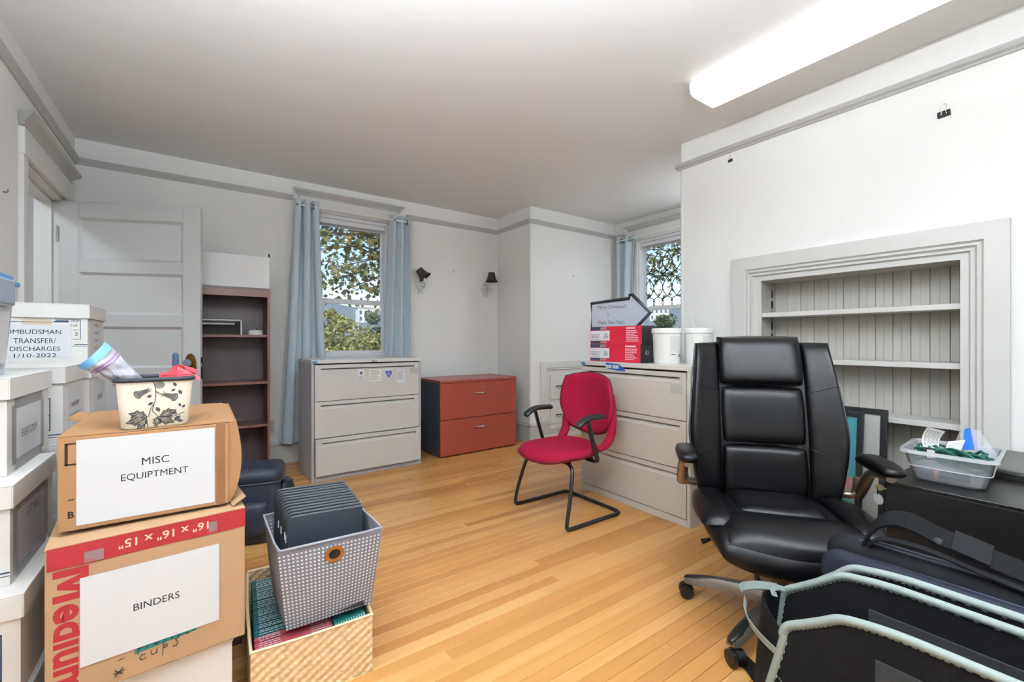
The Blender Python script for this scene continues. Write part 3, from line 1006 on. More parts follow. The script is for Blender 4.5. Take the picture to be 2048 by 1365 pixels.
wp = B(-0.25, 0.235, 0.0, 0.018, 0.0, 0.268).build('foam_board', mat('foam_white', (226, 226, 226), 0.6))
wp.location = (0.246, 4.24, bh_ + 0.001)
tag(wp, 'plain white board standing on top of the dark bookcase', 'board')
mb = MB()
mb.box(0.228, 0.238, -0.002, 0.019, 0.268, 0.298)
mb.build('corner_clip', ink_m, wp)

# ------------------------------------------------------------------ curtains and rods
cur_m = mat('curtain_linen', (190, 202, 211), 0.85, bump=0.25, bscale=160, var=0.10, vscale=60, stretch=(1, 1, 0.35), sheen=0.2)
ring_m = mat('grommet', (120, 126, 132), 0.25, metal=0.9)
def curtain(label, fn, nfold, grom, loc=(0, 0, 0), rz=0.0, nu=90, nv=30):
    mb = MB()
    mb.sheet(fn, nu, nv, 0.004)
    o = mb.build('curtain', cur_m, None, smooth=70, loc=loc, rot=(0, 0, rz))
    tag(o, label, 'curtain', 'blue grey grommet curtains')
    for p, rot in grom:
        g_ = MB()
        g_.M = Matrix.Translation(p) @ Matrix.Rotation(rot, 4, 'Z') @ Matrix.Rotation(R(90), 4, 'X')
        prof = [(0.021 + 0.006 * cos(a), 0.006 * sin(a)) for a in [2 * pi * i / 8 for i in range(9)]]
        g_.lathe(prof, 20, closed=True)
        g_.build('grommet', ring_m, o, smooth=60)
    return o
def cl_left(u, v):
    z = lerp(0.20, 2.535, v)
    xl = lerp(0.600, 0.735, v ** 0.9)
    xr = lerp(1.04, 0.935, v ** 0.8)
    amp = lerp(0.044, 0.034, v)
    ph = u * 2 * pi * 2.6
    return (lerp(xl, xr, u) + 0.012 * sin(ph * 2 + 1), 4.625 + amp * cos(ph + 0.4 * sin(3 * v)) + 0.006 * sin(9 * u + 5 * v), z + 0.004 * sin(ph))
curtain('long blue-grey curtain hanging at the bookcase side of the big window', cl_left, 3, [((0.905, 4.60, 2.478), R(60)), ((0.80, 4.625, 2.478), R(80))])
def cl_right(u, v):
    z = lerp(0.20, 2.535, v)
    xl = lerp(1.585, 1.675, v ** 0.7)
    xr = lerp(1.905, 1.895, v)
    ph = u * 2 * pi * 2.4
    return (lerp(xl, xr, u), 4.625 + 0.034 * cos(ph + 0.5) + 0.006 * sin(7 * u + 4 * v), z + 0.004 * sin(ph))
curtain('blue-grey curtain hanging between the big window and tilted wall lamp', cl_right, 3, [((1.72, 4.60, 2.478), R(60)), ((1.86, 4.61, 2.478), R(75))])
def cl_rec(u, v):
    z = lerp(1.06, 2.54, v)
    w_in = lerp(0.235, 0.31, v)
    off = 0.04 * sin(pi * v)
    ph = u * 2 * pi * 2.2
    return (4.515 + 0.034 * cos(ph) + 0.004 * sin(6 * v), 3.975 - u * w_in - off * (1 - u) * 0.3, z)
curtain('pale blue curtain gathered beside the leaded recess window', cl_rec, 2, [((4.49, 3.70, 2.478), R(-20)), ((4.49, 3.84, 2.478), R(-20))])
def rod(label, a, b):
    a, b = Vector(a), Vector(b)
    d = (b - a).normalized()
    t = thing('curtain_rod', label, 'curtain rod', tuple((a + b) / 2))
    h = (b - a) / 2
    mb = MB().tube([-h, h], 0.0075, 12)
    mb.build('rod', white_m, t, smooth=50)
    for s in (-1, 1):
        mb = MB().tube([h * s, h * s + d * s * 0.012], 0.012, 12)
        mb.build('finial', mat('finial_grey', (90, 92, 96), 0.4), t, smooth=50)
    n_ = Vector((0, 1, 0)) if abs(d.x) > 0.5 else Vector((1, 0, 0))
    for s in (-0.86, 0.86):
        mb = MB().tube([h * s, h * s + n_ * 0.0855], 0.005, 8)
        mb.build('bracket', white_m, t)
    return t
rod('thin white curtain rod across the top of the big window', (0.76, 4.60, 2.478), (1.885, 4.60, 2.478))
rod('thin white curtain rod above the leaded recess window', (4.47, 3.93, 2.478), (4.47, 2.78, 2.478))

# ------------------------------------------------------------------ wall sconces
shade_m = mat('shade_brown', (58, 50, 48), 0.8, var=0.45, vscale=40, bump=0.3, bscale=60)
crys_m = mat('crystal', (206, 208, 208), 0.12, spec=0.7, var=0.12, vscale=50)
def sconce(label, x, z, sx, sz, tilt):
    t = thing('wall_lamp', label, 'wall lamp', (x, YF, z), 0, 'wall lamps with brown bell shades')
    mb = MB()
    mb.M = Matrix.Rotation(R(90), 4, 'X')
    mb.lathe([(0, 0), (0.052, 0), (0.055, 0.008), (0.046, 0.016), (0.040, 0.016), (0.034, 0.026), (0.016, 0.032), (0, 0.033)], 16, closed=True)
    bp = mb.build('backplate', crys_m, t, smooth=35)
    bp.scale = (1, 1, 1.35)
    for dx in (-0.022, 0.022):
        MB().lathe([(0, -0.02), (0.009, -0.012), (0.012, 0), (0.006, 0.012), (0, 0.016)], 10, c=(dx, -0.02, -0.085), closed=True).build('drop', crys_m, t, smooth=40)
    a = Vector((0.0, -0.03, -0.01))
    mid = Vector((0.02, -0.085, -0.035))
    e = Vector((sx - x - 0.01, -0.085, 0.02))
    MB().tube([a, mid, (e.x, -0.085, -0.02), e], 0.007, 8).build('arm', crys_m, t, smooth=50)
    MB().lathe([(0, 0), (0.020, 0.002), (0.022, 0.010), (0.012, 0.014), (0.012, 0.05), (0, 0.05)], 14, c=e, closed=True).build('candle_socket', white_m, t, smooth=40)
    mb = MB()
    prof = [(0.080, 0.0), (0.062, 0.022), (0.050, 0.050), (0.043, 0.085), (0.040, 0.115), (0.037, 0.115), (0.040, 0.085), (0.047, 0.050), (0.059, 0.022), (0.077, 0.0)]
    mb.lathe(prof + [prof[0]], 24, closed=True)
    so = mb.build('lamp_shade', shade_m, t, smooth=50)
    so.location = (sx - x, -0.085, sz - z)
    so.rotation_euler = (R(tilt[0]), R(tilt[1]), 0)
    return t
sconce('wall lamp with tilted brown bell shade next to the curtain', 2.056, 1.815, 2.085, 1.895, (-20, -34))
sconce('wall lamp with upright brown bell shade beside the far corner', 2.925, 1.830, 2.978, 1.915, (0, 0))
# switch plate low on the wall beside the curtain, screw holes and nails
sp_ = B(0.505, 0.575, YF - 0.006, YF, 0.30, 0.42).build('wall_outlet', mat('plate', (196, 196, 194), 0.4), bevel=0.002)
tag(sp_, 'small grey wall outlet plate low beside the bookcase', 'outlet')
for dz in (0.335, 0.385):
    B(0.528, 0.552, YF - 0.0066, YF - 0.006, dz - 0.006, dz + 0.006).build('socket', mat('socket_grey', (150, 150, 148), 0.4), sp_)
nail_i = 0
for lab, p, nrm in (('tiny wall hook on the far wall between the two wall lamps', (2.48, YF, 2.005), (0, -1, 0)), ('tiny wall hook on the recess wall left of the curtain', (3.80, YJ, 1.98), (0, -1, 0)), ('tiny wall hook on the left wall beside door casing', (XL, 3.20, 1.905), (1, 0, 0))):
    q = Vector(p)
    n_ = Vector(nrm)
    o = MB().tube([q, q + n_ * 0.012, q + n_ * 0.016 + Vector((0, 0, 0.006)), q + n_ * 0.016 + Vector((0, 0, 0.016))], 0.0028, 6).build('wall_hook', mat('hook_grey', (120, 118, 114), 0.3, metal=0.8), smooth=50)
    tag(o, lab, 'hook')
def binder_clip(label, y, z, s, roll):
    t = thing('binder_clip', label, 'binder clip', (XR, y, z))
    mb = MB()
    mb.M = Matrix.Rotation(roll, 4, 'X')
    mb.prism([(-0.012 * s, 0), (-0.001, -0.004 * s), (-0.001, 0.030 * s), (-0.005 * s, 0.030 * s)], -0.026 * s, 0.026 * s, lambda u, v, w: (u, w, v - 0.015 * s))
    mb.build('clip_body', mat('clip_black', (22, 22, 22), 0.35), t)
    mb = MB()
    mb.M = Matrix.Rotation(roll, 4, 'X')
    for sx in (-1, 1):
        mb.tube([(-0.008 * s, sx * 0.012 * s, -0.012 * s), (-0.012 * s, sx * 0.007 * s, 0.018 * s), (-0.006 * s, sx * 0.014 * s, 0.045 * s), (-0.006 * s, sx * 0.004 * s, 0.052 * s)], 0.0014 * s, 5)
    mb.tube([(-0.006 * s, -0.004 * s, 0.052 * s), (-0.006 * s, 0.004 * s, 0.052 * s)], 0.0014 * s, 5)
    mb.tube([(-0.001, 0, 0.06 * s), (-0.008, 0, 0.06 * s), (-0.010, 0, 0.072 * s)], 0.0018, 5)
    mb.build('clip_wire', steel_m, t, smooth=50)
binder_clip('large black binder clip hanging high on the right wall', 0.555, 2.347, 0.95, R(-4))
binder_clip('small black binder clip hung just below the right wall picture rail', 1.674, 2.481, 0.62, R(-4))

# ------------------------------------------------------------------ file boxes stacked along the left wall
bank_m = mat('file_box_white', (224, 222, 218), 0.65, bump=0.08, bscale=40)
bank_in = mat('file_box_kraft', (214, 196, 172), 0.7)
tape_m = clear_mat('clear_tape', (196, 198, 204), 0.28, 0.3, 0.05)
def file_box(label, xr, yf, z0, z1, dp, w=0.315, hole=True, lid=True, skew=0.0, group='white file boxes stacked on the left'):
    """xr = x of the side that faces the room, yf = front (camera) side"""
    t = thing('file_box', label, 'file box', (xr, yf, z0), skew, group)
    h = z1 - z0
    mb = MB()
    x0, x1, y0, y1 = -w + 0.008, -0.008, 0.008, dp - 0.008
    a = h - 0.004
    # tapered carton with a hand hole in the front
    hx, hw, hz0, hz1 = -w / 2, 0.045, h - 0.095, h - 0.068
    xa, xb = x0 + 0.004, x1 - 0.004
    mb.box(xa, xb, y1 - 0.004, y1, 0, a)
    mb.box(x0, xa, y0, y1, 0, a)
    mb.box(xb, x1, y0, y1, 0, a)
    mb.box(xa, xb, y0 + 0.004, y1 - 0.004, 0, 0.004)
    mb.box(xa, hx - hw, y0, y0 + 0.004, 0, a)
    mb.box(hx + hw, xb, y0, y0 + 0.004, 0, a)
    mb.box(hx - hw, hx + hw, y0, y0 + 0.004, 0, hz0)
    mb.box(hx - hw, hx + hw, y0, y0 + 0.004, hz1, a)
    mb.build('carton', bank_m, t)
    mb = MB()
    mb.box(hx - hw - 0.01, hx + hw + 0.01, y0 + 0.004, y0 + 0.006, hz0 - 0.01, hz1 + 0.01)
    mb.build('hand_hole_lining', bank_in, t)
    lz = h - 0.062
    lh = MB()
    b = 0.003
    lh.box(-w, 0, 0, dp, h - 0.004, h)
    for q in ((-w, -w + b, 0, dp), (-b, 0, 0, dp), (-w + b, -b, 0, b), (-w + b, -b, dp - b, dp)):
        lh.box(q[0], q[1], q[2], q[3], lz, h - 0.004)
    lo = lh.build('lid', bank_m, t, bevel=0.002)
    return t
def side_sheet(t, y0, y1, z0, z1, lines, m=paper_m, tape=True):
    o = B(-0.0075, -0.0068, y0, y1, z0, z1).build('paper_label', m, t)
    for (s, yc, zc, w, h) in lines:
        text(s, w, h, mat('soft_ink', (74, 76, 84), 0.7), o, (-0.0064, yc, zc), EAST, bold=0.0)
    if tape:
        mb = MB()
        mb.box(-0.0066, -0.0062, y0 - 0.022, y0 + 0.014, z0 - 0.005, z1 + 0.01)
        mb.box(-0.0066, -0.0062, y1 - 0.014, y1 + 0.022, z0 - 0.005, z1 + 0.01)
        mb.box(-0.0066, -0.0062, y0 - 0.02, y1 + 0.02, z1 - 0.012, z1 + 0.02)
        mb.box(-0.0066, -0.0062, y0 - 0.02, y1 + 0.02, z0 - 0.02, z0 + 0.012)
        for i, q in enumerate(((y0 - 0.022, y0 + 0.014, z0, z1), (y1 - 0.014, y1 + 0.022, z0, z1), (y0, y1, z1 - 0.012, z1 + 0.02), (y0, y1, z0 - 0.02, z0 + 0.012))):
            B(-0.0066, -0.0062, *q).build('clear_tape', tape_m, t)
    return o
def front_frame(t, w, h):
    """printed navy form lines low on the front of a file box"""
    mb = MB()
    y = 0.0076
    def ln(x0, x1, z0, z1):
        mb.add([(x0, y - 0.0004, z0), (x1, y - 0.0004, z0), (x1, y - 0.0004, z1), (x0, y - 0.0004, z1)], [(0, 1, 2, 3)])
    x0, x1 = -w + 0.02, -0.040
    ln(x0, x1, 0.166, 0.169)
    ln(x1 - 0.003, x1, 0.050, 0.169)
    ln(x0, x1, 0.050, 0.053)
    ln(x1 - 0.06, x1, 0.105, 0.107)
    ln(-w + 0.010, -0.008, 0.032, 0.036)
    ln(-w + 0.010, -0.008, 0.024, 0.026)
    return mb.build('printed_form', navy_ink, t)
s1 = file_box('white file box at the bottom of the stack nearest the camera', -0.362, 1.62, 0.0, 0.264, 0.425)
s2 = file_box('white file box with a loose sheet on its front, under the gift bags box', -0.366, 1.635, 0.265, 0.529, 0.425)
front_frame(s2, 0.315, 0.264)
mb = MB().sheet(lambda u, v: (-0.30 + 0.225 * u + 0.03 * v, 0.004 - 0.05 * (1 - v) ** 2 - 0.012 * u * (1 - v), 0.065 + 0.115 * v + 0.07 * u * (1 - v)), 8, 8, 0.0006)
mb.build('loose_sheet', paper_m, s2, smooth=60)
s3 = file_box('white file box labelled gift bags, second from top of the front stack', -0.400, 1.70, 0.530, 0.794, 0.425)
side_sheet(s3, 0.05, 0.33, 0.015, 0.190, [('GIFT BAGS', 0.20, 0.150, 0.115, 0.026)], mat('taped_sheet', (176, 176, 184), 0.5))
front_frame(s3, 0.315, 0.264)
s4 = file_box('white file box labelled event stuff on top of the front stack', -0.432, 1.81, 0.795, 1.070, 0.425)
side_sheet(s4, 0.065, 0.335, 0.02, 0.192, [('EVENT STUFF', 0.205, 0.100, 0.150, 0.024)])
# second stack
for i, lab in enumerate(('white file box at the bottom of the middle stack', 'white file box second from the bottom of the middle stack', 'white file box with grey lid under the computer equipment box')):
    file_box(lab, -0.412, 2.275, 0.265 * i, 0.265 * i + 0.264, 0.385)
s5 = file_box('white file box labelled computer equipment on top of middle stack', -0.405, 2.275, 0.795, 1.078, 0.385)
side_sheet(s5, 0.075, 0.31, 0.02, 0.21, [('COMPUTER EQUIPT', 0.195, 0.125, 0.150, 0.022), ('(COLLIN ROOM 102)', 0.195, 0.082, 0.150, 0.018)], tape=False)
front_frame(s5, 0.315, 0.28)
# third stack
for i, lab in enumerate(('white file box at the bottom of the rear stack', 'white file box second from the bottom of the rear stack', 'white file box in the middle of the rear stack')):
    file_box(lab, -0.400, 2.68, 0.265 * i, 0.265 * i + 0.264, 0.41)
s6 = file_box('white file box labelled gift wrap under the ombudsman box', -0.395, 2.68, 0.795, 1.068, 0.41)
side_sheet(s6, 0.12, 0.39, 0.0, 0.205, [('GIFT WRAP', 0.25, 0.105, 0.12, 0.026)], tape=False)
s7 = file_box('white file box labelled ombudsman transfer discharges on top of the rear stack', -0.400, 2.68, 1.070, 1.335, 0.41, w=0.33)
o = B(-0.285, -0.060, 0.0068, 0.0076, 0.030, 0.172).build('paper_label', paper_m, s7)
for s_, xc, zc, w_, h_ in (('OMBUDSMAN', -0.176, 0.142, 0.166, 0.019), ('TRANSFER/', -0.172, 0.104, 0.125, 0.022), ('DISCHARGES', -0.170, 0.070, 0.148, 0.019), ('1/10-2022', -0.170, 0.042, 0.125, 0.017)):
    text(s_, w_, h_, ink_m, o, (xc + 0.002, 0.0064, zc))
mb = MB()
yy = 0.0074
def ln(x0, x1, z0, z1):
    mb.add([(x0, yy, z0), (x1, yy, z0), (x1, yy, z1), (x0, yy, z1)], [(0, 1, 2, 3)])
ln(-0.30, -0.115, 0.183, 0.185); ln(-0.110, -0.030, 0.196, 0.198); ln(-0.032, -0.030, 0.11, 0.198); ln(-0.056, -0.030, 0.11, 0.112); ln(-0.055, -0.035, 0.150, 0.152)
ln(-0.05, -0.008, 0.085, 0.089); ln(-0.06, -0.008, 0.079, 0.081)
mb.add([(-0.118, yy, 0.184), (-0.068, yy, 0.184), (-0.068, yy, 0.193), (-0.106, yy, 0.193)], [(0, 1, 2, 3)])
mb.build('printed_form', navy_ink, s7)
text('702P', 0.026, 0.010, ink_m, s7, (-0.048, 0.0068, 0.190))
text('1cl', 0.020, 0.011, ink_m, s7, (-0.052, 0.0068, 0.172))
text('2', 0.012, 0.014, ink_m, s7, (-0.044, 0.0068, 0.134))
o = B(-0.0075, -0.0068, 0.05, 0.33, 0.0, 0.195).build('paper_label', paper_m, s7)
for zc, s_ in ((0.178, 'OMBUDSMAN'), (0.142, 'TRANSFER'), (0.106, 'DISCHARGES'), (0.070, '2022')):
    text(s_, 0.11, 0.014, grey_ink, o, (-0.0064, 0.19, zc), EAST)
B(-0.0064, -0.006, 0.06, 0.32, 0.004, 0.020).build('label_edge', mat('label_edge_grey', (168, 168, 172), 0.6), o)
# tote with a blue lid
tt = thing('storage_tote', 'clear plastic tote with blue lid and grey latch at the left edge', 'storage tote', (-0.618, 1.86, 1.0705))
tot = clear_mat('tote_plastic', (222, 232, 244), 0.72, 0.2, 0.25)
blue_l = mat('tote_lid_blue', (92, 140, 184), 0.4)
def tub(mb, w0, d0, w1, d1, h, t=0.003):
    for a, b, hz0, hz1, fl in ((0, 0, 0, 0, 0),):
        pass
    o_b = [(-w0 / 2, -d0 / 2, 0), (w0 / 2, -d0 / 2, 0), (w0 / 2, d0 / 2, 0), (-w0 / 2, d0 / 2, 0)]
    o_t = [(-w1 / 2, -d1 / 2, h), (w1 / 2, -d1 / 2, h), (w1 / 2, d1 / 2, h), (-w1 / 2, d1 / 2, h)]
    i_t = [(x * (1 - 2 * t / w1), y * (1 - 2 * t / d1), h) for x, y, _ in o_t]
    i_b = [(x * (1 - 2 * t / w0), y * (1 - 2 * t / d0), t) for x, y, _ in o_b]
    vs = o_b + o_t + i_t + i_b
    fs = [(3, 2, 1, 0)]
    for k_ in range(4):
        j = (k_ + 1) % 4
        fs += [(k_, j, 4 + j, 4 + k_), (4 + k_, 4 + j, 8 + j, 8 + k_), (8 + k_, 8 + j, 12 + j, 12 + k_)]
    fs.append((12, 13, 14, 15))
    mb.add(vs, fs)
    return mb
tub(MB(), 0.26, 0.27, 0.295, 0.305, 0.272).build('tub', tot, tt, bevel=0.008)
mb = MB()
mb.box(-0.158, 0.158, -0.163, 0.163, 0.270, 0.286)
mb.box(-0.146, 0.146, -0.151, 0.151, 0.286, 0.304)
mb.build('lid', blue_l, tt, bevel=0.004)
mb = MB()
mb.box(0.150, 0.168, -0.06, 0.075, 0.205, 0.285)
mb.build('latch', mat('latch_grey', (150, 160, 176), 0.35), tt, bevel=0.008)
mb = MB()
mb.hexa([(0.140, -0.12, 0.035), (0.141, -0.12, 0.035), (0.141, 0.10, 0.035), (0.140, 0.10, 0.035), (0.150, -0.12, 0.20), (0.151, -0.12, 0.20), (0.151, 0.10, 0.20), (0.150, 0.10, 0.20)])
mb.build('paper_label', paper_m, tt)

# ------------------------------------------------------------------ cartons in the left foreground
kraft = mat('kraft', (146, 106, 70), 0.75, var=0.06, vscale=8, bump=0.06, bscale=50)
kraft2 = mat('kraft_light', (160, 126, 94), 0.75, var=0.06, vscale=8, bump=0.06, bscale=50)
kraft_e = mat('kraft_edge', (150, 108, 72), 0.85)
tapeb = clear_mat('brown_tape', (176, 128, 92), 0.55, 0.2, 0.35)
bx0 = thing('file_box', 'white cardboard box at the very bottom under the binders carton', 'box', (-0.302, 1.585, 0.0))
B(0, 0.382, 0, 0.40, 0, 0.258).build('carton', bank_m, bx0, bevel=0.003)
mb = MB()
mb.box(-0.003, 0.385, -0.003, 0.403, 0.258, 0.274)
mb.build('lid', bank_m, bx0, bevel=0.003)

bb = thing('moving_carton', 'big tan moving carton with red band labelled BINDERS', 'cardboard box', (-0.308, 1.525, 0.2755), R(5.4))
bw, bdp, bh = 0.422, 0.40, 0.390
mb = MB()
mb.box(0, bw, 0, bdp, 0, bh - 0.006)
mb.build('carton', kraft2, bb, bevel=0.004)
mb = MB()
mb.sheet(lambda u, v: (bw * u, bdp * (0.002 + 0.495 * v), bh - 0.005 + 0.006 * sin(pi * v) * u), 8, 6, 0.004)
mb.build('top_flap', kraft2, bb)
mb = MB()
mb.sheet(lambda u, v: (bw * u, bdp * (0.505 + 0.493 * v), bh - 0.005), 2, 2, 0.004)
mb.build('top_flap', kraft2, bb)
mb = MB()
mb.sheet(lambda u, v: (bw - 0.028 + 0.034 * u, 0.02 + 0.30 * v, bh + 0.004 + 0.022 * u * (1 - 0.3 * v)), 4, 4, 0.004)
fo = mb.build('raised_flap', kraft2, bb)
mb = MB()
mb.tube([(bw - 0.016 + 0.011 * cos(a), 0.085 + 0.03 * sin(a), bh + 0.0205) for a in [2 * pi * i / 20 for i in range(20)]], 0.0015, 4, closed=True)
mb.build('oval_stamp', mat('stamp_brown', (120, 92, 66), 0.8), fo)
mb = MB()
mb.sheet(lambda u, v: (0.004 + 0.418 * u, -0.0012 - 0.0008 * sin(pi * u * 3) * (1 - v), bh - 0.056 + 0.0535 * v), 12, 3, 0.0008)
rb = mb.build('red_band', red_ink, bb)
text('16" x 16" x 15"', 0.195, 0.023, mat('band_letters', (236, 196, 160), 0.7), rb, (0.232, -0.0026, bh - 0.028), roll=pi, bold=0.014)
text('edium', 0.222, 0.066, red_ink, bb, (0.047, -0.0006, 0.132), roll=-pi / 2, bold=0.03)
Mq = [[(0, 0), (0, 1), (0.22, 1), (0.22, 0)], [(0.78, 0), (0.78, 1), (1, 1), (1, 0)], [(0.22, 1), (0.36, 1), (0.5, 0.52), (0.5, 0.12), (0.42, 0.12), (0.22, 0.80)], [(0.78, 1), (0.64, 1), (0.5, 0.52), (0.5, 0.12), (0.58, 0.12), (0.78, 0.80)]]
mb = MB()
for q in Mq:
    mb.add([(0.014 + 0.064 * v, -0.0006, 0.3295 - 0.078 * u) for u, v in q], [tuple(range(len(q)))])
mb.build('lettering', red_ink, bb)
o = B(0.048 + 0.014, 0.355, -0.0030, -0.0022, 0.075, 0.300).build('paper_sheet', paper_m, bb)
text('BINDERS', 0.098, 0.0185, ink_m, o, (0.213, -0.0034, 0.186))
# marker scrawl
mk = MB()
def stroke(pts, r=0.0016):
    mk.tube([(x, -0.0014, z) for x, z in pts], r, 5, flat=0.5)
def letter(ch_, x, z, s):
    A = {'c': [[(0.8, 0.85), (0.3, 0.9), (0.1, 0.4), (0.4, 0.05), (0.9, 0.2)]],
         'u': [[(0.1, 0.9), (0.1, 0.3), (0.4, 0.05), (0.8, 0.3), (0.85, 0.95), (0.85, 0.1)]],
         'p': [[(0.1, -0.8), (0.2, 0.9), (0.7, 0.9), (0.8, 0.5), (0.2, 0.35)]],
         's': [[(0.9, 1.1), (0.35, 1.0), (0.75, 0.3), (0.45, -0.2), (0.0, -0.1)]],
         'l': [[(0.2, 1.6), (0.2, 0)]], 'a': [[(0.8, 0.8), (0.3, 0.9), (0.1, 0.3), (0.5, 0.05), (0.8, 0.8), (0.85, 0.05)]],
         't': [[(0.4, 1.5), (0.4, 0.05), (0.8, 0.1)], [(0.05, 0.9), (0.85, 1.0)]], 'i': [[(0.3, 0.8), (0.35, 0.0)]],
         '*': [[(0.1, 0.8), (0.8, 0.1)], [(0.8, 0.9), (0.1, 0.0)], [(0.0, 0.4), (1.0, 0.55)]], '-': [[(0.0, 0.5), (0.9, 0.7)]]}
    for st_ in A[ch_]:
        stroke([(x + s * a, z + s * b) for a, b in st_])
for i, c_ in enumerate('cups'):
    letter(c_, 0.175 + i * 0.024, 0.038 + i * 0.003, 0.016)
for i, c_ in enumerate('plastic'):
    letter(c_, 0.172 + i * 0.017, 0.066, 0.012)
letter('*', 0.125, 0.018, 0.022)
letter('-', 0.133, 0.052, 0.013)
mk.build('marker_writing', ink_m, bb)
mb = MB()
mb.prism([(0.165, 0.060), (0.30, 0.068), (0.31, 0.085), (0.17, 0.080)], -0.0002, -0.0009, lambda u, v, w: (u, w, v))
mb.build('green_marker_band', green_ink, bb)
B(0.07, 0.106, -0.0032, -0.0026, bh - 0.054, bh - 0.026).build('tape_patch', tape_m, bb)
B(0.33, 0.35, -0.0032, -0.0026, bh - 0.052, bh - 0.022).build('tape_patch', tape_m, bb)

mc = thing('carton', 'brown carton labelled misc equipment with a bulging side flap', 'cardboard box', (-0.300, 1.598, 0.6765))
mw, md, mh = 0.372, 0.50, 0.250
mb = MB()
mb.box(0, mw, 0, md, 0, mh - 0.004)
mb.build('carton', kraft, mc, bevel=0.003)
mb = MB()
mb.sheet(lambda u, v: (mw * u, md * 0.5 * v, mh - 0.004 + 0.002 * u), 4, 4, 0.0035)
mb.build('top_flap', kraft, mc)
mb = MB()
mb.sheet(lambda u, v: (mw * u, md * (0.502 + 0.498 * v), mh - 0.004 + 0.001 * u), 4, 4, 0.0035)
mb.build('top_flap', kraft, mc)
mb = MB()
mb.sheet(lambda u, v: (mw + 0.001 + 0.030 * sin(pi * v ** 0.8 * 0.82), 0.01 + (md - 0.02) * u, 0.002 + (mh - 0.004) * v), 6, 12, 0.003)
mb.build('bulging_flap', kraft, mc, smooth=60)
MB().sheet(lambda u, v: (mw - 0.004 + 0.024 * v, 0.01 + (md - 0.02) * u, mh - 0.0015 - 0.004 * v * v), 6, 3, 0.003).build('top_flap', kraft, mc)
MB().sheet(lambda u, v: (mw + u * (0.001 + 0.030 * sin(pi * v ** 0.8 * 0.82)), 0.012, 0.002 + (mh - 0.004) * v), 3, 12, 0.003).build('end_flap', kraft, mc)
mb = MB()
mb.sheet(lambda u, v: (-0.034 * v - 0.0005, 0.30 + 0.17 * u, mh - 0.006 + 0.010 * v), 4, 3, 0.0035)
mb.build('side_flap', kraft_e, mc)
o = B(0.036, 0.336, -0.0010, -0.0002, 0.012, 0.236).build('paper_sheet', paper_m, mc)
text('MISC', 0.060, 0.0205, ink_m, o, (0.198, -0.0014, 0.160))
text('EQUIPTMENT', 0.148, 0.0215, ink_m, o, (0.198, -0.0014, 0.120))
mb = MB()
for q in ((0.014, 0.036, 0.172, 0.176), (0.014, 0.036, 0.226, 0.230), (0.014, 0.020, 0.172, 0.230)):
    mb.add([(q[0], -0.0006, q[2]), (q[1], -0.0006, q[2]), (q[1], -0.0006, q[3]), (q[0], -0.0006, q[3])], [(0, 1, 2, 3)])
mb.build('printed_square', ink_m, mc)
text('B', 0.012, 0.018, ink_m, mc, (0.026, -0.0006, 0.043), bold=0.03)
text('-', 0.012, 0.003, ink_m, mc, (0.026, -0.0006, 0.082))
for zc, s_ in ((0.150, 'Co.'), (0.141, '515'), (0.132, 'USA'), (0.112, 'wn'), (0.102, 'on'), (0.092, '.17')):
    text(s_, 0.012, 0.007, mat('brown_print', (92, 64, 44), 0.8), mc, (0.344, -0.0006, zc))
B(0.340, 0.362, -0.0012, -0.0007, 0.0, mh).build('brown_tape', tapeb, mc)

# floral bin
fb = thing('fabric_bin', 'cream bin with black bell-flower print and dark rim on the misc carton', 'storage bin', (-0.107, 1.672, 0.9262), R(4))
cream = mat('cream_fabric', (234, 228, 212), 0.75, bump=0.12, bscale=200)
fh, f0, f1, fd0, fd1 = 0.138, 0.150, 0.172, 0.145, 0.165
def rrect(w, d, r, n=6):
    pts = []
    for cx_, cy_, a0 in ((w / 2 - r, d / 2 - r, 0), (-w / 2 + r, d / 2 - r, 90), (-w / 2 + r, -d / 2 + r, 180), (w / 2 - r, -d / 2 + r, 270)):
        for i in range(n + 1):
            a = R(a0 + 90 * i / n)
            pts.append((cx_ + r * cos(a), cy_ + r * sin(a)))
    return pts
def loft(mb, loops, cap0=True, cap1=True):
    n = len(loops[0])
    vs = [p for lp in loops for p in lp]
    fs = []
    for i in range(len(loops) - 1):
        for k_ in range(n):
            fs.append((i * n + k_, i * n + (k_ + 1) % n, (i + 1) * n + (k_ + 1) % n, (i + 1) * n + k_))
    if cap0:
        fs.append(tuple(range(n - 1, -1, -1)))
    if cap1:
        fs.append(tuple((len(loops) - 1) * n + k_ for k_ in range(n)))
    return mb.add(vs, fs)
def bin_shell(mb, w0, d0, w1, d1, h, r=0.02, t=0.003, off=(0, 0)):
    L = []
    for (w, d, z, dx, dy) in ((w0 - 0.012, d0 - 0.012, 0, 0, 0), (w0, d0, 0.006, 0, 0), ((w0 + w1) / 2, (d0 + d1) / 2, h / 2, off[0] / 2, off[1] / 2), (w1, d1, h, off[0], off[1]),
                              (w1 - 2 * t, d1 - 2 * t, h, off[0], off[1]), (w0 - 2 * t, d0 - 2 * t, 0.008, 0, 0)):
        L.append([(x + dx, y_ + dy, z) for x, y_ in rrect(w, d, r)])
    return loft(mb, L)
bin_shell(MB(), f0, fd0, f1, fd1, fh, 0.022).build('bin_body', cream, fb, smooth=50)
mb = MB()
mb.tube([(x, y_, fh) for x, y_ in rrect(f1 + 0.002, fd1 + 0.002, 0.024)], 0.0062, 8, closed=True)
mb.build('rim_binding', mat('rim_navy', (34, 38, 48), 0.7), fb, smooth=60)
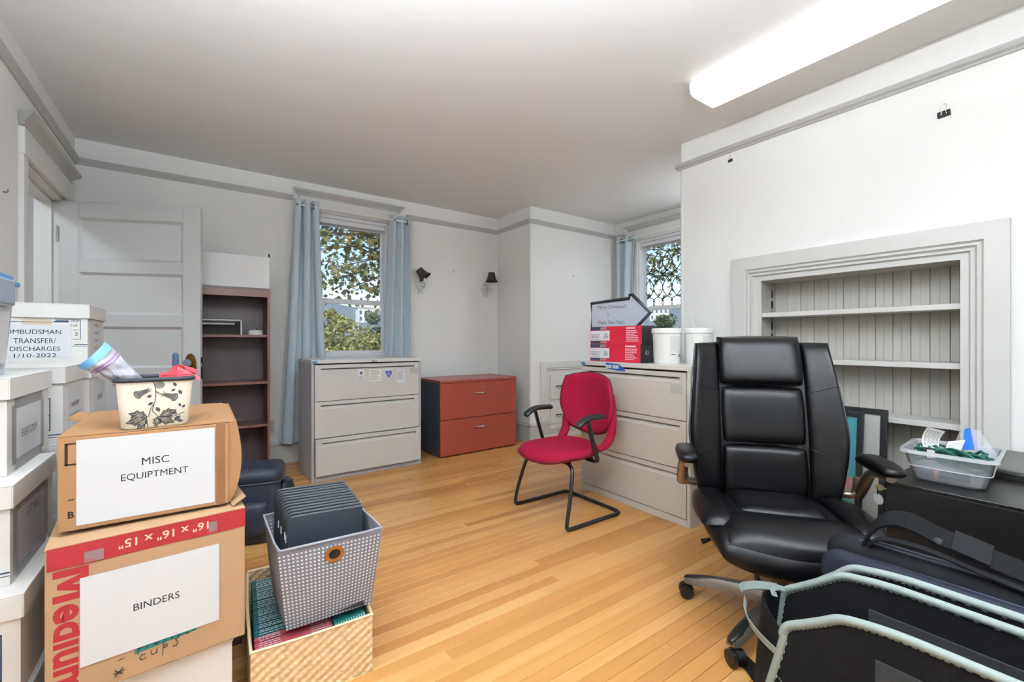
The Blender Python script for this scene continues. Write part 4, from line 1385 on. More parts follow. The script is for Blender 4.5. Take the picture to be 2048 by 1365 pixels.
# bell flowers, leaves, stem on the front
def front_y(z):
    return -(lerp(fd0, fd1, z / fh)) / 2 - 0.0006
pk = mat('print_charcoal', (62, 60, 58), 0.8, var=0.4, vscale=120)
def pshape(poly, nm='print_leaf', mm=None):
    mb = MB()
    vs = [(x, front_y(z), z) for x, z in poly]
    mb.add(vs, [tuple(range(len(vs)))])
    mb.build(nm, mm or pk, fb)
def rot2(pts, cx_, cz, ang, s=1.0):
    return [(cx_ + s * (x * cos(ang) - z * sin(ang)), cz + s * (x * sin(ang) + z * cos(ang))) for x, z in pts]
leaf = [(0, 0), (0.010, 0.007), (0.014, 0.012), (0.018, 0.009), (0.026, 0.013), (0.028, 0.008), (0.040, 0.001), (0.029, -0.005), (0.026, -0.011), (0.018, -0.008), (0.013, -0.012), (0.008, -0.006)]
bell = [(0, 0.005), (0.016, 0.008), (0.022, 0.012), (0.027, 0.011), (0.030, 0.005), (0.031, -0.003), (0.028, -0.010), (0.022, -0.012), (0.016, -0.008), (0, -0.005), (-0.008, -0.009), (-0.003, -0.003), (-0.011, 0.0), (-0.003, 0.003), (-0.008, 0.009)]
for cx_, cz, an, s in ((-0.018, 0.108, R(205), 1.0), (0.020, 0.094, R(-22), 1.0)):
    pshape(rot2(bell, cx_, cz, an, s), 'print_flower', mat('print_grey', (118, 116, 112), 0.8, var=0.35, vscale=150))
for cx_, cz, an, s in ((-0.018, 0.034, R(160), 1.1), (-0.018, 0.034, R(195), 1.25), (-0.020, 0.032, R(235), 0.95), (0.006, 0.032, R(20), 1.1), (0.002, 0.032, R(-30), 1.15), (0.004, 0.034, R(-100), 0.8),
                       (0.000, 0.060, R(-60), 0.42), (0.048, 0.036, R(150), 0.5), (0.056, 0.030, R(220), 0.55), (0.062, 0.014, R(170), 0.4), (0.055, 0.056, R(100), 0.3), (0.060, 0.052, R(60), 0.3), (-0.008, 0.094, R(200), 0.35), (-0.006, 0.074, R(210), 0.35), (0.046, 0.116, R(120), 0.35), (0.052, 0.106, R(-70), 0.4), (0.044, 0.108, R(200), 0.3)):
    pshape(rot2(leaf, cx_, cz, an, s))
pshape(rot2([(0.012 * cos(a), 0.010 * sin(a)) for a in [2 * pi * i / 9 for i in range(9)]], 0.008, 0.122, 0), 'print_flower', mat('print_grey'))
vn = mat('print_vein', (190, 184, 170), 0.8)
for cx_, cz, an, s_ in ((-0.018, 0.034, R(160), 1.1), (-0.018, 0.034, R(195), 1.25), (-0.020, 0.032, R(235), 0.95), (0.006, 0.032, R(20), 1.1), (0.002, 0.032, R(-30), 1.15), (0.004, 0.034, R(-100), 0.8)):
    mv = MB()
    for seg_ in ([(0.004, 0), (0.034, 0.001)], [(0.010, 0.0), (0.017, 0.006)], [(0.010, 0.0), (0.016, -0.006)], [(0.019, 0.0), (0.026, 0.008)], [(0.019, 0.0), (0.026, -0.007)], [(0.014, 0.0), (0.021, 0.006)], [(0.014, 0), (0.020, -0.005)]):
        mv.tube([(x, front_y(z) - 0.0004, z) for x, z in rot2(seg_, cx_, cz, an, s_)], 0.0005, 4)
    mv.build('print_vein', vn, fb, kind='stuff')
for cx_, cz, an, s_ in ((-0.018, 0.108, R(205), 1.0), (0.020, 0.094, R(-22), 1.0)):
    mv = MB()
    for k_ in (-0.005, -0.0025, 0, 0.0025, 0.005):
        mv.tube([(x, front_y(z) - 0.0004, z) for x, z in rot2([(0.0, k_ * 0.8), (0.015, k_), (0.021, k_ * 1.5)], cx_, cz, an, s_)], 0.0004, 4)
    mv.tube([(x, front_y(z) - 0.0004, z) for x, z in rot2([(0.026 + 0.004 * cos(a), 0.010 * sin(a)) for a in [2 * pi * i / 14 for i in range(14)]], cx_, cz, an, s_)], 0.0007, 4, closed=True)
    mv.build('print_line', ink_m, fb, kind='stuff')
mb = MB()
for pts in ([(-0.006, 0.132), (-0.001, 0.118), (0.000, 0.095), (-0.002, 0.075), (-0.012, 0.055), (-0.016, 0.034)], [(0.0, 0.105), (0.012, 0.095), (0.020, 0.094)], [(-0.004, 0.070), (-0.008, 0.050), (0.004, 0.034)], [(0.004, 0.034), (-0.004, 0.006)], [(0.006, 0.012), (0.03, 0.026), (0.065, 0.040)], [(-0.02, 0.03), (-0.018, 0.006)]):
    mb.tube([(x, front_y(z), z) for x, z in pts], 0.0009, 4)
mb.build('print_stem', pk, fb)
# what sits in the floral bin
zb = thing('zip_bag', 'clear zip bag with blue and purple seal sticking out of floral bin', 'plastic bag', (-0.125, 1.675, 0.945))
bagm = clear_mat('bag_film', (232, 232, 244), 0.28, 0.12, 0.3)
def zipf(u, v):
    x = -0.005 - 0.115 * v ** 1.3 + (u - 0.5) * 0.066 * (1 - 0.2 * v)
    z = 0.02 + 0.170 * v ** 0.85 + (u - 0.5) * 0.075 * v
    w_ = (1 - v) ** 0.6
    return (x + 0.004 * w_ * sin(17 * u + 9 * v), 0.012 * sin(5 * u + 3 * v) - 0.01 * v + 0.007 * w_ * sin(23 * u - 11 * v) + 0.006 * w_ * sin(31 * v + 8 * u), z + 0.006 * sin(4 * u + 2))
MB().sheet(zipf, 22, 30, 0.0008).build('bag_film', bagm, zb, smooth=70)
def zipf2(u, v):
    x, y, z = zipf(u, v)
    return (x + 0.006 * sin(pi * u), y + 0.022 * sin(pi * u) * (1 - v) + 0.004, z)
MB().sheet(zipf2, 22, 30, 0.0008).build('bag_film', bagm, zb, smooth=70)
for nm, v0, v1, c in (('blue_seal', 0.90, 1.0, (96, 158, 216)), ('purple_seal', 0.785, 0.80, (120, 66, 130)), ('purple_seal', 0.825, 0.838, (120, 66, 130))):
    MB().sheet(lambda u, v: tuple(a + b for a, b in zip(zipf(u, lerp(v0, v1, v)), (0, -0.002, 0))), 8, 3, 0.0016).build(nm, mat(nm, c, 0.4), zb, smooth=70)
MB().sheet(lambda u, v: tuple(a + b for a, b in zip(zipf(0.35 + 0.3 * u, 0.22 + 0.3 * v), (0, 0.005, 0))), 4, 4, 0.0015).build('packet', mat('packet_pink', (224, 186, 190), 0.5), zb)
rp_ = thing('paper_strip', 'curled red printed paper strip in the floral bin', 'paper', (-0.075, 1.655, 1.040))
redp = mat('red_paper', (222, 62, 76), 0.55)
MB().sheet(lambda u, v: (-0.022 + 0.055 * u, -0.02 + 0.002 * v, 0.010 + 0.030 * v + 0.006 * u), 6, 4, 0.0008).build('flat_end', redp, rp_)
def curl(u, v):
    a = lerp(-0.6, 2.9, u)
    return (0.022 - 0.020 * cos(a) * (1 - 0.25 * v) + 0.034 * v, -0.012 + 0.010 * v + 0.004 * u, 0.038 + 0.024 * sin(a) - 0.012 * v)
MB().sheet(curl, 16, 6, 0.0008).build('curl', redp, rp_, smooth=70)
MB().sheet(lambda u, v: (0.020 + 0.055 * u, -0.014 - 0.004 * sin(pi * u), 0.036 + 0.022 * v * (1 - 0.55 * u) - 0.022 * u), 8, 4, 0.0008).build('curl_side', mat('red_paper_pale', (226, 108, 116), 0.6), rp_, smooth=70)
rg = random.Random(11)
m_ = MB()
words(m_, -0.016, 0.026, 0.014, 0.036, 3, -0.0215, rg)
words(m_, 0.026, 0.066, 0.020, 0.036, 3, -0.0195, rg)
m_.build('print', mat('red_dark', (140, 24, 36), 0.6), rp_)
pn = thing('marker_pen', 'dark blue marker standing upright in the floral bin', 'pen', (-0.062, 1.715, 0.980))
MB().lathe([(0, 0), (0.007, 0), (0.007, 0.10), (0.0082, 0.10), (0.0082, 0.148), (0.006, 0.155), (0, 0.157)], 14, closed=True).build('barrel', mat('pen_blue', (36, 58, 84), 0.35), pn, smooth=40)

# cartons behind the foreground stack
kb = thing('carton', 'dark brown carton on the floor behind the binders stack', 'cardboard box', (-0.255, 1.993, 0.0))
B(0, 0.388, 0, 0.33, 0, 0.372).build('carton', mat('carton_dark', (84, 66, 68), 0.7), kb, bevel=0.003)
B(0.0, 0.388, 0.002, 0.163, 0.3705, 0.374).build('top_flap', kraft, kb)
B(0.0, 0.388, 0.167, 0.328, 0.3705, 0.374).build('top_flap', kraft, kb)
kc = thing('carton', 'plain tan carton behind binders carton, sitting on dark brown carton', 'cardboard box', (-0.25, 1.993, 0.3745))
B(0, 0.372, 0, 0.30, 0, 0.222).build('carton', kraft, kc, bevel=0.003)
B(0.0, 0.372, 0.002, 0.148, 0.2205, 0.224).build('top_flap', kraft, kc)
B(0.0, 0.372, 0.152, 0.298, 0.2205, 0.224).build('top_flap', kraft, kc)

# ------------------------------------------------------------------ soft bag on the floor behind
navy = mat('navy_nylon', (26, 34, 48), 0.55, bump=0.2, bscale=80, var=0.25, vscale=14)
cb = thing('soft_bag', 'navy blue soft bag with zipped lid on the floor behind cartons', 'bag', (0.275, 3.04, 0.0), R(-14))
mb = MB()
L = []
for w, d, z, r in ((0.26, 0.24, 0.0, 0.05), (0.30, 0.28, 0.02, 0.06), (0.31, 0.29, 0.16, 0.06), (0.29, 0.27, 0.30, 0.06), (0.28, 0.26, 0.345, 0.06)):
    L.append([(x, y_, z) for x, y_ in rrect(w, d, r)])
loft(mb, L).build('bag_body', navy, cb, smooth=60)
mb = MB()
L = []
for w, d, z in ((0.285, 0.265, 0.347), (0.30, 0.28, 0.355), (0.30, 0.28, 0.395), (0.27, 0.25, 0.425), (0.15, 0.14, 0.432)):
    L.append([(x, y_, z) for x, y_ in rrect(w, d, 0.06)])
loft(mb, L).build('lid', navy, cb, smooth=60)
mb = MB()
mb.tube([(x, y_, 0.351) for x, y_ in rrect(0.30, 0.28, 0.065)], 0.004, 6, closed=True)
mb.build('zip', mat('zip_dark', (60, 70, 88), 0.4), cb, smooth=60)
mb = MB()
mb.pad(0.20, 0.20, 0.035, 0.0, lambda x, y, n: (x - 0.02, -0.142 - n, 0.15 + y), k=0.3)
mb.build('front_pocket', navy, cb, smooth=60)
mb = MB()
mb.ribbon([(0.14, -0.06, 0.36), (0.19, -0.04, 0.33), (0.215, -0.02, 0.22), (0.20, 0.0, 0.10), (0.155, 0.02, 0.03)], 0.04, 0.004, (0.3, 1, 0))
mb.build('strap', navy, cb)
mb = MB()
mb.pad(0.17, 0.26, 0.04, 0.0, lambda x, y, n: (0.150 + n, x, 0.20 + y), k=0.3)
mb.build('side_pocket', navy, cb, smooth=60)

# ------------------------------------------------------------------ woven basket of booklets
def weave_material():
    m = bpy.data.materials.new('seagrass')
    m.use_nodes = True
    n, l = m.node_tree.nodes, m.node_tree.links
    b = n['Principled BSDF']
    b.inputs['Roughness'].default_value = 0.6
    tc = n.new('ShaderNodeTexCoord')
    mp = n.new('ShaderNodeMapping')
    mp.inputs['Rotation'].default_value = (0, R(32), 0)
    l.new(tc.outputs['Object'], mp.inputs[0])
    w1_ = n.new('ShaderNodeTexWave')
    w1_.wave_type = 'BANDS'
    w1_.bands_direction = 'Z'
    w1_.inputs['Scale'].default_value = 13
    w1_.inputs['Distortion'].default_value = 1.2
    w2_ = n.new('ShaderNodeTexWave')
    w2_.wave_type = 'BANDS'
    w2_.bands_direction = 'X'
    w2_.inputs['Scale'].default_value = 19
    w2_.inputs['Distortion'].default_value = 1.5
    l.new(mp.outputs[0], w1_.inputs[0])
    l.new(mp.outputs[0], w2_.inputs[0])
    mu = n.new('ShaderNodeMath')
    mu.operation = 'MULTIPLY'
    l.new(w1_.outputs['Fac'], mu.inputs[0])
    mm_ = n.new('ShaderNodeMath')
    mm_.operation = 'MULTIPLY_ADD'
    mm_.inputs[1].default_value = 0.45
    mm_.inputs[2].default_value = 0.55
    l.new(w2_.outputs['Fac'], mm_.inputs[0])
    l.new(mm_.outputs[0], mu.inputs[1])
    no = n.new('ShaderNodeTexNoise')
    no.inputs['Scale'].default_value = 45
    l.new(tc.outputs['Object'], no.inputs[0])
    ad = n.new('ShaderNodeMath')
    ad.operation = 'MULTIPLY_ADD'
    ad.inputs[1].default_value = 0.55
    l.new(mu.outputs[0], ad.inputs[0])
    nm = n.new('ShaderNodeMath')
    nm.operation = 'MULTIPLY'
    nm.inputs[1].default_value = 0.6
    l.new(no.outputs[0], nm.inputs[0])
    l.new(nm.outputs[0], ad.inputs[2])
    rp = n.new('ShaderNodeValToRGB')
    rp.color_ramp.elements[0].position = 0.15
    rp.color_ramp.elements[0].color = rgb((176, 136, 92))
    rp.color_ramp.elements[1].position = 0.85
    rp.color_ramp.elements[1].color = rgb((236, 210, 168))
    l.new(ad.outputs[0], rp.inputs[0])
    l.new(rp.outputs[0], b.inputs['Base Color'])
    bp = n.new('ShaderNodeBump')
    bp.inputs['Strength'].default_value = 0.6
    bp.inputs['Distance'].default_value = 0.004
    l.new(mu.outputs[0], bp.inputs['Height'])
    l.new(bp.outputs[0], b.inputs['Normal'])
    return m
sea = weave_material()
sea_in = mat('seagrass_dark', (112, 92, 72), 0.8, bump=0.3, bscale=90)
BX, BY, BR = 0.128, 1.582, R(-3.5)
def bloc(x, y, z):
    return (BX + x * cos(BR) - y * sin(BR), BY + x * sin(BR) + y * cos(BR), z)
bs = thing('woven_basket', 'open woven seagrass basket on the floor beneath the dotted bin', 'basket', (BX, BY, 0.0), BR)
W0, D0 = 0.372, 0.560
def bpanel(name, fn_a, fn_b, hfun, t, inner):
    """woven wall from point a to b, height profile hfun(u)"""
    mb = MB()
    mb.sheet(lambda u, v: (lerp(fn_a[0], fn_b[0], u) + inner[0] * 0.006 * sin(pi * u), lerp(fn_a[1], fn_b[1], u), hfun(u) * v), 12, 4, t)
    o = mb.build(name, sea, bs)
    pts = [(lerp(fn_a[0], fn_b[0], u / 14) + inner[0] * 0.006 * sin(pi * u / 14), lerp(fn_a[1], fn_b[1], u / 14), hfun(u / 14)) for u in range(15)]
    MB().tube(pts, 0.0042, 6).build('rim', mat('rim_straw', (232, 212, 172), 0.6), o, smooth=60)
    return o
bpanel('front_panel', (W0, 0), (0, 0), lambda u: 0.203 - 0.004 * sin(pi * u), 0.006, (0, 0))
bpanel('back_panel', (0, D0), (W0, D0), lambda u: 0.206, 0.006, (0, 0))
bpanel('side_panel', (0, 0), (0, D0), lambda u: 0.200 + 0.012 * sin(pi * u), 0.006, (-1, 0))
bpanel('side_panel', (W0, D0), (W0, 0), lambda u: 0.200, 0.006, (1, 0))
B(0.004, W0 - 0.004, 0.004, D0 - 0.004, 0.003, 0.008).build('bottom_panel', sea_in, bs)

teal = mat('booklet_teal', (22, 92, 98), 0.5)
maroon = mat('booklet_maroon', (142, 40, 52), 0.45)
maroon2 = mat('booklet_maroon_light', (170, 74, 82), 0.45)
tealb = mat('booklet_green', (18, 104, 98), 0.5)
pale_ink = mat('pale_ink', (206, 216, 218), 0.6)
rg = random.Random(21)
def booklet(label, group, loc, w, th, h, m, spine_rows, lean=0.0, rz=0.0, m_low=None):
    """thin booklet standing on edge: width along x, thickness along y"""
    t = thing('booklet', label, 'booklet', loc, rz, group)
    t.rotation_euler = (lean, 0, rz)
    B(0, w, 0, th, 0, h).build('cover', m, t)
    mb = MB()
    for x0, x1 in spine_rows:
        x = x0
        while x < x1:
            L = rg.uniform(0.006, 0.016)
            mb.add([(x, th * 0.25, h + 0.0004), (min(x + L, x1), th * 0.25, h + 0.0004), (min(x + L, x1), th * 0.72, h + 0.0004), (x, th * 0.72, h + 0.0004)], [(0, 1, 2, 3)])
            x += L + 0.003
    if mb.v:
        mb.build('spine_print', pale_ink, t)
    if m_low:
        B(0.20, w, -0.0005, 0.0, 0.0, h * 0.999).build('pale_end', m_low, t)
    return t
ORD = ['', 'first', 'second', 'third', 'fourth', 'fifth', 'sixth', 'seventh', 'eighth', 'ninth', 'tenth', 'eleventh', 'twelfth', 'thirteenth', 'fourteenth', 'fifteenth', 'sixteenth', 'seventeenth', 'eighteenth', 'nineteenth']
def nth(i):
    if i < 20:
        return ORD[i]
    tens = ['', '', 'twent', 'thirt', 'fort'][i // 10]
    return tens + 'ieth' if i % 10 == 0 else tens + 'y-' + ORD[i % 10]
N_M, N_T = 11, 34
thm, tht = 0.0088, 0.0112
yb = 0.014
for i in range(N_M):
    booklet('maroon booklet in the woven basket, %s from the front of its row' % nth(i + 1), 'maroon booklets in the basket', bloc(0.012 + 0.0012 * (i % 3), yb + i * (thm + 0.0004), 0.0085), 0.236, thm, 0.172 - 0.0016 * (N_M - i) + rg.uniform(-0.0015, 0.0015), maroon if i % 4 == 0 else maroon2, [(0.012, 0.075), (0.168, 0.228)], 0, BR)
yt = yb + N_M * (thm + 0.0004) + 0.003
for i in range(N_T):
    booklet('teal booklet in the woven basket, %s behind the maroon ones' % nth(i + 1), 'teal booklets in the basket', bloc(0.012 + 0.0012 * (i % 3), yt + i * (tht + 0.0004), 0.0085), 0.232, tht, 0.172 + rg.uniform(-0.0018, 0.0018), teal, [(0.016, 0.09)], 0, BR)
for i in range(12):
    t = booklet('green and white booklet in the woven basket, %s from the right side' % nth(12 - i), 'green and white booklets in the basket', bloc(0.262 + i * 0.0085, 0.016, 0.0085), 0.15, 0.0080, 0.172 + 0.0010 * i, tealb, [(0.010, 0.03)], 0.0, R(90) + BR)
    B(-0.0006, 0.0, 0.0005, 0.0075, 0.0, 0.150 + 0.0010 * i).build('white_edge', paper_m, t)

# ------------------------------------------------------------------ dotted fabric bin with black portfolios
def dotted_material():
    m = bpy.data.materials.new('dotted_fabric')
    m.use_nodes = True
    n, l = m.node_tree.nodes, m.node_tree.links
    b = n['Principled BSDF']
    b.inputs['Roughness'].default_value = 0.85
    uv = n.new('ShaderNodeUVMap')
    se = n.new('ShaderNodeSeparateXYZ')
    l.new(uv.outputs[0], se.inputs[0])
    masks = []
    for ax, cnt in ((0, 25), (1, 23)):
        mu = n.new('ShaderNodeMath')
        mu.operation = 'MULTIPLY'
        mu.inputs[1].default_value = cnt
        l.new(se.outputs[ax], mu.inputs[0])
        fr = n.new('ShaderNodeMath')
        fr.operation = 'FRACT'
        l.new(mu.outputs[0], fr.inputs[0])
        lt = n.new('ShaderNodeMath')
        lt.operation = 'LESS_THAN'
        lt.inputs[1].default_value = 0.47
        l.new(fr.outputs[0], lt.inputs[0])
        masks.append(lt)
    top = n.new('ShaderNodeMath')
    top.operation = 'LESS_THAN'
    top.inputs[1].default_value = 0.955
    l.new(se.outputs[1], top.inputs[0])
    m1 = n.new('ShaderNodeMath')
    m1.operation = 'MULTIPLY'
    l.new(masks[0].outputs[0], m1.inputs[0])
    l.new(masks[1].outputs[0], m1.inputs[1])
    m2 = n.new('ShaderNodeMath')
    m2.operation = 'MULTIPLY'
    l.new(m1.outputs[0], m2.inputs[0])
    l.new(top.outputs[0], m2.inputs[1])
    mx = n.new('ShaderNodeMix')
    mx.data_type = 'RGBA'
    mx.inputs[6].default_value = rgb((118, 121, 134))
    mx.inputs[7].default_value = rgb((238, 240, 244))
    l.new(m2.outputs[0], mx.inputs[0])
    l.new(mx.outputs[2], b.inputs['Base Color'])
    return m
dot_m = dotted_material()
grey_f = mat('grey_fabric', (142, 144, 152), 0.85, bump=0.15, bscale=180)
grey_in = mat('grey_lining', (74, 76, 84), 0.85)
db = thing('fabric_bin', 'grey white-dotted fabric bin full of black portfolios, on the woven basket', 'storage bin', (0.205, 1.545, 0.2045), 0)
# corners (local): bottom and top quads  FL FR BR BL
bot = [(0.030, 0.085, 0.0), (0.304, 0.058, 0.012), (0.290, 0.318, 0.012), (0.022, 0.335, 0.0)]
top = [(-0.005, 0.018, 0.300), (0.313, -0.036, 0.316), (0.300, 0.296, 0.324), (-0.012, 0.336, 0.316)]
def face(name, i, j, m, uvmap=False, th=0.004):
    a, b_, c_, d_ = [Vector(p) for p in (bot[i], bot[j], top[j], top[i])]
    nrm = (b_ - a).cross(d_ - a).normalized()
    mb = MB()
    N = 10
    def f(u, v):
        p = a.lerp(b_, u).lerp(d_.lerp(c_, u), v)
        return p + nrm * (0.010 * sin(pi * u) * sin(pi * v))
    mb.sheet(f, N, N, -th)
    o = mb.build(name, m, db)
    if uvmap:
        me = o.data
        lay = me.uv_layers.new(name='UVMap')
        inv = []
        for lp in me.loops:
            k_ = lp.vertex_index % ((N + 1) * (N + 1))
            lay.data[lp.index].uv = ((k_ % (N + 1)) / N, (k_ // (N + 1)) / N)
    return o
face('front_panel', 0, 1, dot_m, True)
face('side_panel', 1, 2, grey_f)
face('back_panel', 2, 3, dot_m, True)
face('side_panel', 3, 0, grey_f)
MB().hexa([tuple(Vector(p) + Vector((0, 0, 0.001))) for p in bot] + [tuple(Vector(p) + Vector((0, 0, 0.006))) for p in bot]).build('bottom_panel', grey_in, db)
mb = MB()
tp4 = [Vector(p) for p in top]
loop = []
for i in range(4):
    for q in range(5):
        loop.append(tp4[i].lerp(tp4[(i + 1) % 4], q / 5 + 0.02))
mb.tube(loop, 0.0042, 6, closed=True)
mb.build('rim', grey_f, db, smooth=60)
# grommet on the front
gm = MB()
a, b_, c_, d_ = [Vector(p) for p in (bot[0], bot[1], top[1], top[0])]
gc = a.lerp(b_, 0.52).lerp(d_.lerp(c_, 0.52), 0.84)
gn = (b_ - a).cross(d_ - a).normalized()
gq = gn.to_track_quat('Z', 'Y').to_matrix().to_4x4()
gm.M = Matrix.Translation(gc + gn * 0.010) @ gq
gm.lathe([(0.018, -0.002), (0.029, -0.002), (0.030, 0.002), (0.024, 0.0045), (0.018, 0.002), (0.018, -0.002)], 28, closed=True)
gm.build('grommet', mat('bronze', (164, 118, 62), 0.35, metal=0.85), db, smooth=50)
gm = MB()
gm.M = Matrix.Translation(gc + gn * 0.0092) @ gq
gm.lathe([(0, 0), (0.0185, 0), (0.0185, 0.001), (0, 0.001)], 24, closed=True)
gm.build('finger_hole', mat('hole_dark', (22, 22, 26), 0.9), db)
lea = mat('portfolio_black_sheen', (34, 40, 48), 0.4, bump=0.2, bscale=220)  # black cover with a bluish reflection mixed into its colour
lea2 = mat('portfolio_edge', (58, 60, 62), 0.45)
tag_m = mat('tag_grey', (200, 202, 206), 0.6)
NP = 15
for i in range(NP):
    u = i / (NP - 1)
    y_ = 1.632 + u * 0.205
    x_ = 0.238 - 0.012 * u
    z_ = 0.222
    t = thing('portfolio', 'black zipped portfolio in the dotted bin, %s from the front' % nth(i + 1), 'portfolio', (x_, y_, z_), R(-9 + 2 * u), 'black portfolios in the dotted bin')
    t.rotation_euler = (R(-6 + 3.0 * u), 0, R(-8.5))
    w_, h_, th_, r_ = 0.245, 0.348 + 0.034 * u + 0.004 * ((i * 7) % 3), 0.0115, 0.022
    poly = [(0, 0), (w_, 0), (w_, h_)] + [(r_ + r_ * cos(a), h_ - r_ + r_ * sin(a)) for a in [R(90 + 15 * q) for q in range(7)]]
    MB().prism(poly, 0, th_, lambda u_, v_, w__: (u_, w__, v_)).build('cover', lea, t, bevel=0.0012, seg=1)
    edge = [(0.001, th_ / 2, 0.02)] + [(r_ + (r_ - 0.001) * cos(a), th_ / 2, h_ - r_ + (r_ - 0.001) * sin(a)) for a in [R(180 - 15 * q) for q in range(7)]] + [(w_, th_ / 2, h_ + 0.0)]
    MB().tube(edge, 0.0034, 6).build('zip', lea2, t, smooth=60)
    if i in (1, 2, 6, 9):
        B(-0.004, 0.003, 0.003, 0.006, h_ - 0.095, h_ - 0.070).build('zip_tag', tag_m, t)

# ------------------------------------------------------------------ red guest chair (faces -x; local front = -y)
rc = thing('guest_chair', 'red upholstered guest chair with black arms and black sled base', 'chair', (2.045, 2.262, 0.0), R(-90))
red_f = mat('red_fabric', (142, 18, 48), 0.9, bump=0.3, bscale=260, var=0.06, vscale=30, spec=0.15)
red_pipe = mat('red_piping', (84, 14, 28), 0.8)
blk_t = mat('black_tube', (22, 22, 24), 0.35)
blk_p = mat('black_arm', (26, 27, 30), 0.38)
def bez(pts, n=8):
    """Catmull-Rom through pts"""
    P = [Vector(p) for p in pts]
    out = []
    for i in range(len(P) - 1):
        p0, p1, p2, p3 = P[max(i - 1, 0)], P[i], P[i + 1], P[min(i + 2, len(P) - 1)]
        for k_ in range(n):
            t = k_ / n
            out.append(0.5 * ((2 * p1) + (-p0 + p2) * t + (2 * p0 - 5 * p1 + 4 * p2 - p3) * t * t + (-p0 + 3 * p1 - 3 * p2 + p3) * t ** 3))
    out.append(P[-1])
    return out
# seat
def seat_map(x, y, n):
    drop = -0.035 * max(0, (-y - 0.10) / 0.15) ** 2
    dish = -0.012 * max(0, 1 - (x / 0.2) ** 2) * (1 if n > 0 else 0) * max(0, 1 - ((y + 0.0) / 0.22) ** 2)
    return (x, y - 0.045, 0.432 + n + drop + dish + 0.02 * max(0, y / 0.24) ** 2)
MB().pad(0.50, 0.50, 0.045, 0.035, seat_map, k=0.72, p=5, q=0.45, nu=20, nv=20).build('seat', red_f, rc, smooth=80)
mb = MB()
pts = []
for i in range(48):
    a = 2 * pi * i / 48
    u = cos(a) / max(abs(cos(a)), abs(sin(a)))
    v = sin(a) / max(abs(cos(a)), abs(sin(a)))
    u_ = sin(u * pi / 2) * .5 + u * .5
    v_ = sin(v * pi / 2) * .5 + v * .5
    x = u_ * math.sqrt(1 - 0.72 * v_ * v_ * .5) * 0.251
    y = v_ * math.sqrt(1 - 0.72 * u_ * u_ * .5) * 0.251
    pts.append(seat_map(x, y, 0))
mb.tube(pts, 0.0045, 6, closed=True)
mb.build('seat_piping', red_pipe, rc, smooth=60)
# backrest pad (curved, reclined)
def back_map(x, z, n):
    zz = 0.725 + z
    curve = 0.075 * (x / 0.25) ** 2
    rec = 0.245 + 0.10 * (zz - 0.50) + 0.020 * (1 - ((zz - 0.66) / 0.2) ** 2)
    return (x, rec - curve - n, zz)
def back_shape(x, z, n):
    # wide shoulders, narrower rounded bottom
    f = 1.0 - 0.30 * max(0, (-z - 0.02) / 0.21) ** 1.6
    return (x * f, z, n)
MB().pad(0.525, 0.440, 0.030, 0.030, back_map, k=0.62, p=6, q=0.4, nu=22, nv=20, shape=back_shape).build('backrest', red_f, rc, smooth=80)
mb = MB()
pts = []
for i in range(64):
    a = 2 * pi * i / 64
    u = cos(a) / max(abs(cos(a)), abs(sin(a)))
    v = sin(a) / max(abs(cos(a)), abs(sin(a)))
    u_ = sin(u * pi / 2) * .5 + u * .5
    v_ = sin(v * pi / 2) * .5 + v * .5
    x = u_ * math.sqrt(1 - 0.62 * v_ * v_ * .5) * 0.263
    z = v_ * math.sqrt(1 - 0.62 * u_ * u_ * .5) * 0.220
    x, z, _ = back_shape(x, z, 0)
    pts.append(back_map(x, z, 0))
mb.tube(pts, 0.0042, 6, closed=True)
mb.build('back_piping', red_pipe, rc, smooth=60)
# side wings that run from the back down into the seat
for sx in (-1, 1):
    pts = bez([(sx * 0.150, 0.05, 0.440), (sx * 0.205, 0.160, 0.455), (sx * 0.222, 0.222, 0.52), (sx * 0.226, 0.236, 0.60), (sx * 0.222, 0.250, 0.70), (sx * 0.200, 0.268, 0.80)], 7)
    rad = [lerp(0.020, 0.034, min(1, i / 10)) * (1 if i < len(pts) - 12 else lerp(1, 0.45, (i - len(pts) + 12) / 12)) for i in range(len(pts))]
    MB().tube(pts, rad, 12, flat=0.75).build('side_wing', red_f, rc, smooth=80)
# sled base and arms
fr = [(-0.268, 0.255, 0.013), (-0.268, -0.17, 0.013), (-0.268, -0.205, 0.018), (-0.268, -0.216, 0.045), (-0.262, -0.190, 0.16), (-0.235, -0.140, 0.335), (-0.20, -0.125, 0.375), (-0.16, -0.118, 0.388)]
mb = MB()
Lp = bez([fr[7], fr[6], fr[5], fr[4], fr[3], fr[2], fr[1], (-0.268, 0.10, 0.013), (-0.268, 0.235, 0.013), (-0.245, 0.272, 0.013), (-0.20, 0.278, 0.013), (0.0, 0.278, 0.013), (0.20, 0.278, 0.013), (0.245, 0.272, 0.013), (0.268, 0.235, 0.013), (0.268, 0.10, 0.013)] + [(-p[0], p[1], p[2]) for p in fr[1:]], 6)
mb.tube(Lp, 0.0125, 10)
mb.build('sled_base', blk_t, rc, smooth=60)
mb = MB()
mb.box(-0.18, 0.18, -0.13, -0.10, 0.378, 0.394)
mb.box(-0.18, 0.18, 0.06, 0.10, 0.380, 0.396)
mb.box(-0.05, 0.05, -0.13, 0.12, 0.385, 0.397)
mb.build('seat_plate', blk_t, rc)
